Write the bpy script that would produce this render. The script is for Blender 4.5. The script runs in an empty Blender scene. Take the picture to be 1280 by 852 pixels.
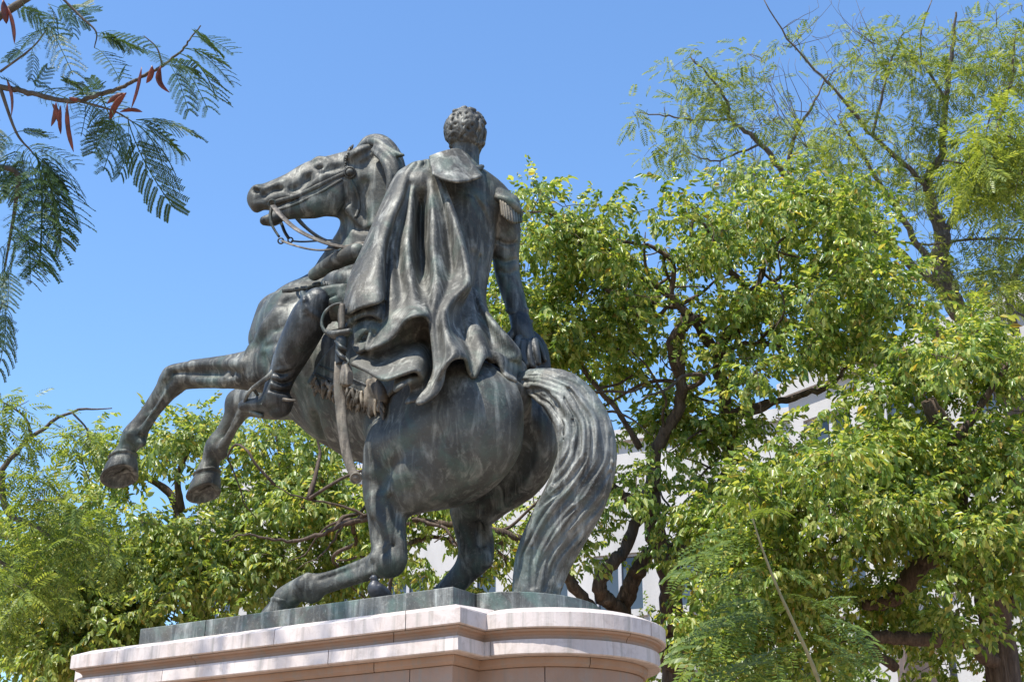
import bpy, bmesh, math, random, os
import numpy as np
from mathutils import Vector, Matrix
R = math.radians
SC = bpy.context.scene

# ------------------------------------------------------------------ camera
PITCH = R(22.2)
FPX = 1700.0                       # focal length in pixels of a 1280 px wide picture
cam_d = bpy.data.cameras.new('camera'); cam = bpy.data.objects.new('camera', cam_d)
SC.collection.objects.link(cam); SC.camera = cam
cam_d.sensor_width = 36.0; cam_d.lens = FPX / 1280 * 36.0
cam_d.clip_start = 0.1; cam_d.clip_end = 2000
cam.location = (0, 0, 1.6); cam.rotation_euler = (R(90) + PITCH, 0, 0)

# ------------------------------------------------------------------ sky and sun
SUN_AZ = (-0.72, -0.69); SUN_EL = R(61)
world = bpy.data.worlds.new('World'); SC.world = world; world.use_nodes = True
wn = world.node_tree.nodes; wl = world.node_tree.links
sky = wn.new('ShaderNodeTexSky'); sky.sky_type = 'NISHITA'; sky.sun_disc = False
sky.sun_elevation = SUN_EL
sky.sun_rotation = math.atan2(SUN_AZ[0], SUN_AZ[1])
sky.air_density = 1.35; sky.dust_density = 0.0; sky.ozone_density = 10.0; sky.altitude = 0
bg = wn['Background']; bg.inputs['Strength'].default_value = 0.15
wl.new(sky.outputs[0], bg.inputs['Color'])
sun_d = bpy.data.lights.new('sun', 'SUN'); sun_d.energy = 5.0; sun_d.angle = R(0.53)
sun_d.color = (1.0, 0.955, 0.88)
sun = bpy.data.objects.new('sun', sun_d); SC.collection.objects.link(sun)
sdir = Vector((SUN_AZ[0] * math.cos(SUN_EL), SUN_AZ[1] * math.cos(SUN_EL), math.sin(SUN_EL))).normalized()
sun.rotation_euler = sdir.to_track_quat('Z', 'Y').to_euler()
sun.location = (-6, -6, 14)
SC.view_settings.view_transform = 'Standard'; SC.view_settings.look = 'None'
SC.view_settings.exposure = 0.70; SC.view_settings.gamma = 1.0
SC.render.engine = 'CYCLES'
SC.cycles.max_bounces = 8; SC.cycles.transparent_max_bounces = 4

# ------------------------------------------------------------------ helpers
rng = np.random.default_rng(7); random.seed(7)
COL = SC.collection
def link(o, parent=None):
    COL.objects.link(o)
    if parent is not None: o.parent = parent
    return o
def tag(o, label=None, cat=None, group=None, kind=None):
    if label: o['label'] = label
    if cat: o['category'] = cat
    if group: o['group'] = group
    if kind: o['kind'] = kind
    return o
def empty(name, loc=(0, 0, 0), parent=None):
    o = bpy.data.objects.new(name, None); o.empty_display_size = 0.3; o.location = loc
    return link(o, parent)
def mesh_obj(name, verts, faces, mat, parent=None, smooth=False, loc=None):
    me = bpy.data.meshes.new(name)
    verts = np.asarray(verts, np.float32).reshape(-1, 3)
    if loc is not None: verts = verts - np.asarray(loc, np.float32)
    if isinstance(faces, np.ndarray):
        n, k = faces.shape
        me.vertices.add(len(verts)); me.vertices.foreach_set('co', verts.ravel())
        me.loops.add(n * k); me.loops.foreach_set('vertex_index', faces.astype(np.int32).ravel())
        me.polygons.add(n)
        me.polygons.foreach_set('loop_start', np.arange(0, n * k, k, dtype=np.int32))
        me.update(calc_edges=True)
    else:
        me.from_pydata([tuple(map(float, v)) for v in verts], [], faces); me.update()
    if smooth: me.polygons.foreach_set('use_smooth', np.ones(len(me.polygons), bool))
    if mat is not None: me.materials.append(mat)
    o = bpy.data.objects.new(name, me)
    if loc is not None: o.location = loc
    link(o, parent)
    if parent is not None:
        o.location = Vector(o.location) - parent_loc(parent)
    return o
def parent_loc(p):
    v = Vector((0, 0, 0))
    while p is not None:
        v += Vector(p.location); p = p.parent
    return v

# statue frame: a = forward along the horse (picture left and away), l = the horse's left (towards us), z = up
FW = np.array([-0.848, 0.530, 0.0]); LF = np.array([-0.530, -0.848, 0.0]); CEN = np.array([0.244, 9.42, 0.0])
EYE = np.array([0, 0, 1.6])
def w2l(q):
    q = np.asarray(q, float) - CEN
    return np.stack([q @ FW, q @ LF, q[..., 2]], -1)
def l2w(q):
    q = np.asarray(q, float)
    return CEN + q[..., 0:1] * FW + q[..., 1:2] * LF + q[..., 2:3] * np.array([0, 0, 1.0])
def ray(px, py):
    x = (px - 640) / FPX; y = (426 - py) / FPX
    return np.array([x, math.cos(PITCH) - y * math.sin(PITCH), math.sin(PITCH) + y * math.cos(PITCH)])
def H(px, py, l):
    """survey point: where the sight line meets the plane l metres to the horse's left; local (a, l, z) and metres per pixel there"""
    d = ray(px, py); t = (LF @ (CEN + l * LF - EYE)) / (LF @ d)
    return w2l(EYE + t * d), t / FPX
def W(px, py, depth):
    """world point on a sight line at the given distance along the view axis"""
    return EYE + ray(px, py) * depth

def catmull(P, n):
    P = np.asarray(P, float)
    if len(P) < 3 or n <= 1: 
        if n <= 1: return P
    Q = np.vstack([2 * P[0] - P[1], P, 2 * P[-1] - P[-2]])
    out = []
    for i in range(1, len(Q) - 2):
        p0, p1, p2, p3 = Q[i - 1], Q[i], Q[i + 1], Q[i + 2]
        for t in np.linspace(0, 1, n, endpoint=False):
            out.append(0.5 * ((2 * p1) + (-p0 + p2) * t + (2 * p0 - 5 * p1 + 4 * p2 - p3) * t * t + (-p0 + 3 * p1 - 3 * p2 + p3) * t ** 3))
    out.append(Q[-2]); return np.array(out)

# ------------------------------------------------------------------ clay: a distance field that is shaped, then skinned
class Clay:
    def __init__(s, lo, hi, vox):
        s.lo = np.array(lo, float); s.vox = vox
        s.n = np.ceil((np.array(hi) - s.lo) / vox).astype(int) + 1
        s.D = np.full(s.n, 9.0, np.float32)
        s.ax = [(s.lo[i] + np.arange(s.n[i]) * vox).astype(np.float32) for i in range(3)]
    def box(s, lo, hi):
        i0 = np.maximum(np.floor((lo - s.lo) / s.vox).astype(int), 0)
        i1 = np.minimum(np.ceil((hi - s.lo) / s.vox).astype(int) + 1, s.n)
        if np.any(i1 <= i0): return None
        sl = tuple(slice(a, b) for a, b in zip(i0, i1))
        g = [s.ax[0][sl[0]][:, None, None], s.ax[1][sl[1]][None, :, None], s.ax[2][sl[2]][None, None, :]]
        return sl, g
    def blend(s, sl, d, k, op):
        A = s.D[sl]
        if op == 'u':
            if k <= 0: s.D[sl] = np.minimum(A, d); return
            h = np.maximum(k - np.abs(A - d), 0) / k
            s.D[sl] = np.minimum(A, d) - h * h * k * 0.25
        elif op == 's':
            d = -d; h = np.maximum(k - np.abs(A - d), 0) / max(k, 1e-6)
            s.D[sl] = np.maximum(A, d) + h * h * k * 0.25
    def tube(s, pts, rad, wid=None, nrm=(0, 1, 0), k=0.05, op='u', sub=4):
        pts = np.asarray(pts, float); rad = np.asarray(rad, float)
        wid = np.ones(len(pts)) if wid is None else np.asarray(wid, float)
        A = np.column_stack([pts, rad, wid])
        if len(A) > 2 and sub > 1: A = catmull(A, sub)
        A[:, 3] = np.maximum(A[:, 3], 0.002)
        n = np.asarray(nrm, float); n = n / np.linalg.norm(n)
        m = (A[:, 3] * np.maximum(A[:, 4], 1)).max() + k + 2 * s.vox
        bb = s.box(A[:, :3].min(0) - m, A[:, :3].max(0) + m)
        if bb is None: return
        sl, _ = bb
        T = np.full(s.D[sl].shape, 9.0, np.float32); off = [x.start for x in sl]
        for i in range(len(A) - 1):
            a, b = A[i], A[i + 1]
            mm = max(a[3] * max(a[4], 1), b[3] * max(b[4], 1)) + k + 2 * s.vox
            q = s.box(np.minimum(a[:3], b[:3]) - mm, np.maximum(a[:3], b[:3]) + mm)
            if q is None: continue
            ql, g = q
            ba = b[:3] - a[:3]; L2 = max(ba @ ba, 1e-9)
            px, py, pz = g[0] - np.float32(a[0]), g[1] - np.float32(a[1]), g[2] - np.float32(a[2])
            t = np.clip((px * np.float32(ba[0]) + py * np.float32(ba[1]) + pz * np.float32(ba[2])) / np.float32(L2), 0, 1)
            r = np.float32(a[3]) + t * np.float32(b[3] - a[3]); w = np.float32(a[4]) + t * np.float32(b[4] - a[4])
            px = px - t * np.float32(ba[0]); py = py - t * np.float32(ba[1]); pz = pz - t * np.float32(ba[2])
            ql_ = px * np.float32(n[0]) + py * np.float32(n[1]) + pz * np.float32(n[2])
            d2 = px * px + py * py + pz * pz
            e = np.sqrt(np.maximum(d2 - ql_ * ql_, 0) + (ql_ / w) ** 2)
            d = (e - r) * np.minimum(w, 1)
            loc = tuple(slice(x.start - o, x.stop - o) for x, o in zip(ql, off))
            T[loc] = np.minimum(T[loc], d)
        s.blend(sl, T, k, op)
    def ball(s, c, r, k=0.05, op='u', rot=None):
        """ellipsoid, radii r along axes rot (rows)"""
        c = np.asarray(c, float); r = np.asarray(r, float) * np.ones(3)
        m = r.max() + k + 2 * s.vox
        bb = s.box(c - m, c + m)
        if bb is None: return
        sl, g = bb
        p = [g[i] - np.float32(c[i]) for i in range(3)]
        if rot is not None:
            p = [p[0] * np.float32(v[0]) + p[1] * np.float32(v[1]) + p[2] * np.float32(v[2]) for v in rot]
        k0 = np.sqrt((p[0] / r[0]) ** 2 + (p[1] / r[1]) ** 2 + (p[2] / r[2]) ** 2)
        k1 = np.sqrt((p[0] / r[0] ** 2) ** 2 + (p[1] / r[1] ** 2) ** 2 + (p[2] / r[2] ** 2) ** 2)
        d = (k0 * (k0 - 1) / np.maximum(k1, 1e-4)).astype(np.float32)
        s.blend(sl, d, k, op)
    def halfspace(s, c, n, k=0.005):
        """keep only the side n points away from"""
        n = np.asarray(n, float); n /= np.linalg.norm(n); c = np.asarray(c, float)
        d = (s.ax[0][:, None, None] - c[0]) * n[0] + (s.ax[1][None, :, None] - c[1]) * n[1] + (s.ax[2][None, None, :] - c[2]) * n[2]
        s.D = np.maximum(s.D, d.astype(np.float32))
    def smooth(s, it=1):
        for _ in range(it):
            for ax in range(3):
                D = s.D; E = D.copy()
                a = [slice(None)] * 3; b = [slice(None)] * 3; c = [slice(None)] * 3
                a[ax] = slice(0, -2); b[ax] = slice(1, -1); c[ax] = slice(2, None)
                E[tuple(b)] = 0.25 * D[tuple(a)] + 0.5 * D[tuple(b)] + 0.25 * D[tuple(c)]
                s.D = E
    def sample(s, p):
        q = (np.asarray(p, float) - s.lo) / s.vox
        i = np.clip(np.round(q).astype(int), 0, s.n - 1)
        return s.D[i[..., 0], i[..., 1], i[..., 2]]
    def hit(s, px, py, d0=7.5, d1=14.5):
        """where a sight line first meets the clay: local point, metres per pixel, local unit direction"""
        d = ray(px, py); tt = np.arange(d0, d1, s.vox * 0.7)
        q = w2l(EYE + tt[:, None] * d); ins = np.all((q > s.lo) & (q < s.lo + (s.n - 1) * s.vox), axis=1)
        v = np.where(ins, s.sample(q), 9.0); i = np.argmax(v < 0)
        if v[i] >= 0:
            i = int(np.argmin(v))
        dl = np.array([d @ FW, d @ LF, d[2]]); return q[i], tt[i] / FPX, dl / np.linalg.norm(dl)
    def on(s, pts, k=0.04, op='u', sub=3, skinned=None, wid=None):
        """a ridge or groove drawn on the visible surface: [(px, py, r px, depth of its axis below the surface in r)]"""
        P, r = [], []
        for q in pts:
            c, m, d = (skinned or s).hit(q[0], q[1]); P.append(c + d * q[2] * m * q[3]); r.append(q[2] * m)
        if len(P) == 1: P = P * 2; r = r * 2
        s.tube(P, r, wid if wid is not None else None, k=k, op=op, sub=sub)
    def sheet(s, P, r):
        """add a rounded sheet through a dense grid of points"""
        P = np.asarray(P, float).reshape(-1, 3); rr = int(math.ceil((r + 2.5 * s.vox) / s.vox))
        o = np.arange(-rr, rr + 1); O = np.stack(np.meshgrid(o, o, o, indexing='ij'), -1).reshape(-1, 3)
        O = O[(O ** 2).sum(1) <= (rr + 0.9) ** 2]
        base = np.round((P - s.lo) / s.vox).astype(int)
        flat = s.D.reshape(-1); n = s.n
        for q in O:
            idx = base + q
            ok = np.all((idx >= 0) & (idx < n), axis=1)
            d = np.linalg.norm(s.lo + idx * s.vox - P, axis=1) - r
            np.minimum.at(flat, (idx[:, 0] * n[1] + idx[:, 1])[ok] * n[2] + idx[ok, 2], d[ok].astype(np.float32))
    def skin(s, name, mat, parent, frame=True):
        import openvdb
        m = 3 * s.vox
        g = openvdb.FloatGrid(background=m); g.copyFromArray(np.clip(s.D, -m, m).astype(np.float32))
        v, q = g.convertToQuads(isovalue=0.0)
        v = s.lo + v * s.vox
        if frame: v = l2w(v)
        return mesh_obj(name, v, q[:, ::-1].astype(np.int32), mat, parent, True)

def swept(path, prof_r, mat, name, parent, sides=10, flat=None, up=None, sub=4, cap=True):
    """a tube mesh along world points; flat = (ratio) squashes it along up"""
    A = np.column_stack([np.asarray(path, float), np.asarray(prof_r, float) * np.ones(len(path))])
    if sub > 1 and len(A) > 2: A = catmull(A, sub)
    v, f = tube_geo(A[:, :3], A[:, 3], sides, flat, up)
    return mesh_obj(name, v, f, mat, parent, True)
def tube_geo(P, r, sides=8, flat=None, up=None, base=0):
    P = np.asarray(P, float); n = len(P)
    T = np.gradient(P, axis=0); T /= np.linalg.norm(T, axis=1)[:, None] + 1e-12
    u = np.array([0, 0, 1.0]) if up is None else np.asarray(up, float)
    if abs(T[0] @ u) > 0.9 and up is None: u = np.array([1.0, 0, 0])
    V = []; N = u - (u @ T[0]) * T[0]; N /= np.linalg.norm(N)
    ang = np.linspace(0, 2 * np.pi, sides, endpoint=False)
    for i in range(n):
        N = (u if up is not None else N); N = N - (N @ T[i]) * T[i]; N /= np.linalg.norm(N) + 1e-12
        B = np.cross(T[i], N)
        ra = r[i] * (flat if flat else 1.0)
        V.append(P[i] + np.cos(ang)[:, None] * N * ra + np.sin(ang)[:, None] * B * r[i])
    V = np.vstack(V); F = []
    for i in range(n - 1):
        for j in range(sides):
            F.append((base + i * sides + j, base + i * sides + (j + 1) % sides, base + (i + 1) * sides + (j + 1) % sides, base + (i + 1) * sides + j))
    F.append(tuple(base + j for j in range(sides - 1, -1, -1))); F.append(tuple(base + (n - 1) * sides + j for j in range(sides)))
    return V, F
def prism(outline, z0, z1, mat, name, parent, bevel=0.0, frame=True):
    """upright block over a plan outline given in statue coordinates (a, l)"""
    bm = bmesh.new()
    o = np.array([(a, l, z0) for a, l in outline], float); o = l2w(o) if frame else o
    vs = [bm.verts.new(p) for p in o]; f = bm.faces.new(vs)
    if f.normal.z > 0: pass
    r = bmesh.ops.extrude_face_region(bm, geom=[f])
    for v in r['geom']:
        if isinstance(v, bmesh.types.BMVert): v.co.z = z1
    bmesh.ops.recalc_face_normals(bm, faces=bm.faces)
    if bevel:
        bmesh.ops.bevel(bm, geom=[e for e in bm.edges if e.calc_face_angle(0) > 0.5], offset=bevel, segments=2, affect='EDGES', profile=0.5)
    me = bpy.data.meshes.new(name); bm.to_mesh(me); bm.free(); me.materials.append(mat)
    ob = bpy.data.objects.new(name, me); link(ob, parent)
    if parent is not None: ob.location = -parent_loc(parent)
    return ob

# ------------------------------------------------------------------ materials
def mat_new(name):
    m = bpy.data.materials.new(name); m.use_nodes = True
    nt = m.node_tree; return m, nt.nodes, nt.links, nt.nodes['Principled BSDF']
def nz(nodes, links, vec, scale, detail=4, rough=0.55, dist=0.0):
    n = nodes.new('ShaderNodeTexNoise'); n.inputs['Scale'].default_value = scale; n.inputs['Detail'].default_value = detail
    n.inputs['Roughness'].default_value = rough; n.inputs['Distortion'].default_value = dist
    if vec is not None: links.new(vec, n.inputs['Vector'])
    return n
def ramp(nodes, links, fac, stops):
    r = nodes.new('ShaderNodeValToRGB'); e = r.color_ramp.elements
    while len(e) < len(stops): e.new(0.5)
    for i, (p, c) in enumerate(stops):
        e[i].position = p; e[i].color = (c[0], c[1], c[2], 1) if not np.isscalar(c) else (c, c, c, 1)
    links.new(fac, r.inputs[0]); return r
def mixc(nodes, links, fac, a, b, mode='MIX'):
    m = nodes.new('ShaderNodeMix'); m.data_type = 'RGBA'; m.blend_type = mode
    for sock, v in ((0, fac), (6, a), (7, b)):
        if hasattr(v, 'type') and hasattr(v, 'is_linked'): links.new(v, m.inputs[sock])
        elif sock == 0: m.inputs[0].default_value = v
        else: m.inputs[sock].default_value = (*v, 1) if len(v) == 3 else v
    return m.outputs[2]
def world_pos(nodes, links, scale=None):
    g = nodes.new('ShaderNodeNewGeometry')
    if scale is None: return g.outputs['Position']
    mp = nodes.new('ShaderNodeMapping'); mp.inputs['Scale'].default_value = scale; links.new(g.outputs['Position'], mp.inputs[0])
    return mp.outputs[0]
def bump(nodes, links, h, strength, dist, bsdf, prev=None):
    b = nodes.new('ShaderNodeBump'); b.inputs['Strength'].default_value = strength; b.inputs['Distance'].default_value = dist
    links.new(h, b.inputs['Height'])
    if prev is not None: links.new(prev, b.inputs['Normal'])
    if bsdf is not None: links.new(b.outputs[0], bsdf.inputs['Normal'])
    return b.outputs[0]

def bronze(name, tint=(1, 1, 1), light=1.0, green=0.25, rough=0.45, dust=0.6, hair=0.0):
    m, n, l, b = mat_new(name)
    p = world_pos(n, l); st = world_pos(n, l, (7.0, 7.0, 0.75))
    big = nz(n, l, p, 1.6, 5, 0.6, 0.8); fine = nz(n, l, p, 38, 6, 0.68); streak = nz(n, l, st, 1.7, 6, 0.66, 0.7); pit = nz(n, l, p, 110, 4, 0.6); mid = nz(n, l, p, 7.5, 5, 0.62, 0.4)
    tt = lambda v: [v * light * t for t in tint]
    base = ramp(n, l, big.outputs[0], [(0.30, tt(.016)), (0.50, tt(.036)), (0.72, tt(.080))]).outputs[0]
    s = ramp(n, l, streak.outputs[0], [(0.48, 0.0), (0.74, dust)]).outputs[0]
    mk = ramp(n, l, mid.outputs[0], [(0.38, 0.25), (0.66, 1.0)]).outputs[0]
    s = mixc(n, l, 1.0, s, mk, 'MULTIPLY')
    base = mixc(n, l, s, base, tt(.30))
    f = ramp(n, l, fine.outputs[0], [(0.54, 0.0), (0.80, 0.34)]).outputs[0]
    base = mixc(n, l, f, base, tt(.24))
    gr = ramp(n, l, nz(n, l, p, 3.1, 4, 0.6, 1.0).outputs[0], [(0.5, 0.0), (0.75, green)]).outputs[0]
    base = mixc(n, l, gr, base, (0.06 * light, 0.115 * light, 0.092 * light))
    br = ramp(n, l, nz(n, l, p, 1.4, 5, 0.6, 0.5).outputs[0], [(0.55, 0.0), (0.8, 0.4)]).outputs[0]
    base = mixc(n, l, br, base, (0.085 * light, 0.064 * light, 0.038 * light))
    l.new(base, b.inputs['Base Color'])
    b.inputs['Metallic'].default_value = 0.25; b.inputs['Specular IOR Level'].default_value = 0.38
    rr = ramp(n, l, fine.outputs[0], [(0.3, rough - 0.1), (0.7, rough + 0.14)]); l.new(rr.outputs[0], b.inputs['Roughness'])
    q = bump(n, l, fine.outputs[0], 0.35, 0.010, None); q = bump(n, l, mid.outputs[0], 0.25, 0.02, None, q); q = bump(n, l, pit.outputs[0], 0.25, 0.003, b, q)
    if hair: bump(n, l, nz(n, l, world_pos(n, l, (1, 1, .16)), 34, 3, .5, .6).outputs[0], hair, .022, b, q)
    return m
M = {}
M['bronze'] = bronze('bronze_patina', (1.05, 1.05, 0.91), 1.32, .5, .56, .85)
M['bronze_cloak'] = bronze('bronze_cloak_patina', (1.07, 1.05, 0.91), 1.75, 0.3, 0.60, .85)
M['bronze_tail'] = bronze('bronze_tail_patina', (1.03, 1.04, .94), 2.4, 0.2, 0.56, .6, .25)
M['bronze_pale'] = bronze('bronze_pale_patina', (1.18, 1.0, 0.76), 1.9, 0.1, 0.6)
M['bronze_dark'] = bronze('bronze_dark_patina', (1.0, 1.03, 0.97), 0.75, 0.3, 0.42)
M['bronze_base'] = bronze('bronze_green_patina', (1.0, 1.02, 0.93), 2.5, 0.5, 0.55)
M['rein'] = bronze('rein_patina', (1.15, 1.0, 0.82), 2.1, 0.05, 0.6)
# ------------------------------------------------------------------ pedestal
def stone(name, a, b_, var=0.25):
    m, n, l, b = mat_new(name)
    p = world_pos(n, l); st = world_pos(n, l, (6, 6, 0.7))
    c = ramp(n, l, nz(n, l, p, 1.7, 5, 0.6, 0.4).outputs[0], [(0.32, a), (0.7, b_)]).outputs[0]
    s = ramp(n, l, nz(n, l, st, 3.0, 6, 0.65, 0.2).outputs[0], [(0.54, 0.0), (0.8, var)]).outputs[0]
    c = mixc(n, l, s, c, (0.26, 0.17, 0.12))
    dr = ramp(n, l, nz(n, l, world_pos(n, l, (11, 11, .45)), 1.6, 5, .6, .15).outputs[0], [(0.53, 0.0), (0.72, .62)]).outputs[0]
    c = mixc(n, l, dr, c, (0.235, 0.225, 0.19))
    gm = ramp(n, l, nz(n, l, p, 9, 6, .7, .8).outputs[0], [(0.50, 0.0), (0.72, .55)]).outputs[0]
    c = mixc(n, l, gm, c, (0.30, 0.245, 0.20))
    sp = ramp(n, l, nz(n, l, p, 70, 3, 0.6).outputs[0], [(0.66, 0.0), (0.8, 0.5)]).outputs[0]
    c = mixc(n, l, sp, c, (0.20, 0.13, 0.09))
    oi = n.new('ShaderNodeObjectInfo')
    c = mixc(n, l, 1.0, c, ramp(n, l, oi.outputs['Random'], [(0.0, (0.90, 0.89, 0.88)), (1.0, (1, 1, 1))]).outputs[0], 'MULTIPLY')
    l.new(c, b.inputs['Base Color']); b.inputs['Roughness'].default_value = 0.62
    q = bump(n, l, nz(n, l, p, 45, 5, 0.6).outputs[0], 0.25, 0.006, b)
    return m
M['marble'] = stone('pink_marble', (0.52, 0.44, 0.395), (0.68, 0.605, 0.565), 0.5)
M['marble_low'] = stone('shade_brown_marble', (0.30, 0.185, 0.12), (0.40, 0.26, 0.18), 0.5)  # dirty brown stone, darkened further to put the cap's shade into its colour
HW, A0, A1, ST, RA = 1.10, -0.02, 3.50, 0.30, 0.80      # half width, ends of the straight part, corner setback, apse radius
CAPZ = 3.27
pedestal = empty('pedestal', l2w(np.array([1.74, 0, 0])))
tag(pedestal, 'tall pink marble pedestal with moulded cap and rounded ends under the bronze horseman', 'pedestal')
def ring_profile(off):
    """closed plan line offset outwards by off, counter clockwise in (a, l)"""
    hw, r = HW + off, RA + off; pts = []
    pts += [(A1 + off, hw), (A0 - off, hw), (A0 - off, HW - ST + off)]
    for t in np.linspace(0, math.pi, 33)[0:]:
        pts.append((A0 - math.sin(t) * r * 0.985 - 0.0, math.cos(t) * r))
    pts += [(A0 - off, -(HW - ST + off)), (A0 - off, -hw), (A1 + off, -hw), (A1 + off, -(HW - ST + off))]
    for t in np.linspace(0, math.pi, 33):
        pts.append((A1 + math.sin(t) * r * 0.985, -math.cos(t) * r))
    pts += [(A1 + off, HW - ST + off)]
    return pts
def course(name, prof, mat, cuts, gap=0.0028, inner=0.45):
    """one moulded course of stones: profile (offset, z) swept round the plan and cut by joints at fractions of its length"""
    rings = [np.array(ring_profile(o)) for o, z in prof]
    ref = rings[0]; n = len(ref)
    # insert joint stations
    seg = np.linalg.norm(np.roll(ref, -1, 0) - ref, axis=1); cum = np.concatenate([[0], np.cumsum(seg)]); tot = cum[-1]
    stations = [(i, 0.0) for i in range(n)]
    js = []
    for c in cuts:
        s = c * tot; i = int(np.searchsorted(cum, s, 'right') - 1); t = (s - cum[i]) / seg[i]
        for e in (-1, 1): js.append((i, t + e * gap / seg[i]))
    # build each stone between consecutive joints
    cl = [c * tot for c in cuts]
    for q in range(len(cl)):
        s0, s1 = cl[q] + gap, cl[(q + 1) % len(cl)] - gap
        if s1 < s0: s1 += tot
        ss = [s0] + [x for x in list(cum[:-1]) + list(cum[:-1] + tot) if s0 + 0.002 < x < s1 - 0.002] + [s1]
        V = []; m = len(prof)
        for s in ss:
            s_ = s % tot; i = min(int(np.searchsorted(cum, s_, 'right') - 1), n - 1); t = (s_ - cum[i]) / seg[i]
            for rI, (o, z) in zip(rings, prof):
                a = rI[i] * (1 - t) + rI[(i + 1) % n] * t; V.append((a[0], a[1], z))
        V = np.array(V); F = []
        for i in range(len(ss) - 1):
            for j in range(m):
                F.append((i * m + j, (i + 1) * m + j, (i + 1) * m + (j + 1) % m, i * m + (j + 1) % m))
        F.append(tuple(range(m))); F.append(tuple((len(ss) - 1) * m + j for j in range(m - 1, -1, -1)))
        mesh_obj(name, l2w(V), F, mat, pedestal)
def jf(pairs):
    """joint fractions from distances along the near straight side (from the far left corner) and along the near apse"""
    ref = np.array(ring_profile(0)); seg = np.linalg.norm(np.roll(ref, -1, 0) - ref, axis=1); tot = seg.sum()
    return sorted([(p % tot) / tot for p in pairs])
FRL = A1 - A0
Z = CAPZ
# cap slab, slightly weathered on top
slab = [(0.0, Z), (0.0, Z - 0.092), (-0.008, Z - 0.098), (-0.36, Z - 0.098), (-0.36, Z + 0.056), (-0.20, Z + 0.054), (-0.105, Z + 0.046), (-0.012, Z + 0.008)]
course('cap_stone', slab, M['marble'], jf([0.49, 2.0, 3.1, FRL + 0.32 + 1.2, FRL + 0.32 + 2.2, 7.4, 9.2, 11.0, 12.2]))
cove = [(-0.028, Z - 0.101), (-0.032, Z - 0.114), (-0.052, Z - 0.122), (-0.066, Z - 0.138), (-0.070, Z - 0.160), (-0.36, Z - 0.160), (-0.36, Z - 0.101)]
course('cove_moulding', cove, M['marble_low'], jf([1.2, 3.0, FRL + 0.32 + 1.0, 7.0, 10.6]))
fascia = [(-0.046, Z - 0.163), (-0.042, Z - 0.250), (-0.050, Z - 0.257), (-0.40, Z - 0.257), (-0.40, Z - 0.163)]
course('fascia_stone', fascia, M['marble'], jf([0.9, 2.45, FRL + 0.32 + 0.02, FRL + 0.32 + 2.0, 7.5, 9.5, 11.5]))
bed = [(-0.130, Z - 0.260), (-0.135, Z - 0.300), (-0.150, Z - 0.318), (-0.45, Z - 0.318), (-0.45, Z - 0.260)]
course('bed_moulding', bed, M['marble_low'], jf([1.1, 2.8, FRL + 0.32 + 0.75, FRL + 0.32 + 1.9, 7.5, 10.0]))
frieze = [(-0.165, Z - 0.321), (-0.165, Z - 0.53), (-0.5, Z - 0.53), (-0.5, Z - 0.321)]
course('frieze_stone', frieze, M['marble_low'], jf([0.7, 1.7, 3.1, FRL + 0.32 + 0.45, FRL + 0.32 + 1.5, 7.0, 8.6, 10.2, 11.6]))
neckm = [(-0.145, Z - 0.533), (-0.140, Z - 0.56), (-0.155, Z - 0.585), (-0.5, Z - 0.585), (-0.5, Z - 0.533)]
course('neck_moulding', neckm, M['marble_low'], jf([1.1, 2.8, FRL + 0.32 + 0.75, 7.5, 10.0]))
zz = Z - 0.588
for i in range(4):
    h = 0.5
    dado = [(-0.19, zz), (-0.19, zz - h + 0.006), (-0.55, zz - h + 0.006), (-0.55, zz)]
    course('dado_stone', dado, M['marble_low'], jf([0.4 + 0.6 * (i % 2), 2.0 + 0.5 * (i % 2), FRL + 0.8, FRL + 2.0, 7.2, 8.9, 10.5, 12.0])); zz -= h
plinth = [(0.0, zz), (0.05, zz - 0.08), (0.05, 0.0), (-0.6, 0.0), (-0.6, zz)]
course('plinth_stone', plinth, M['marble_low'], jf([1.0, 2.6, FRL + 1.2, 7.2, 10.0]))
core = [(a, l) for a, l in ring_profile(-0.30)]
prism(core, 0.0, Z + 0.052, M['marble'], 'core', pedestal)

# ------------------------------------------------------------------ bronze statue
statue = empty('equestrian_statue', l2w(np.array([1.6, 0.15, 3.30])))
tag(statue, 'weathered grey bronze statue of a cloaked rider on a rearing horse', 'statue')
BZ0, BZ1 = 3.312, 3.434
base = empty('bronze_base', (0, 0, 0), statue); base.location = -parent_loc(statue)
def base_block(name, outline, m=None): return prism(outline, BZ0, BZ1, m or M['bronze_base'], name, base, 0.006)
base_block('base_plate', [(0.113, 0.99), (2.253, 0.99), (2.253, -0.80), (0.113, -0.80)])
base_block('base_plate', [(2.259, 0.99), (2.92, 0.985), (2.92, -0.80), (2.259, -0.80)])
arc = [(0.107 - math.sin(t) * 0.50, 0.13 + math.cos(t) * 0.60) for t in np.linspace(0, math.pi, 40)]
base_block('base_plate', arc)

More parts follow.
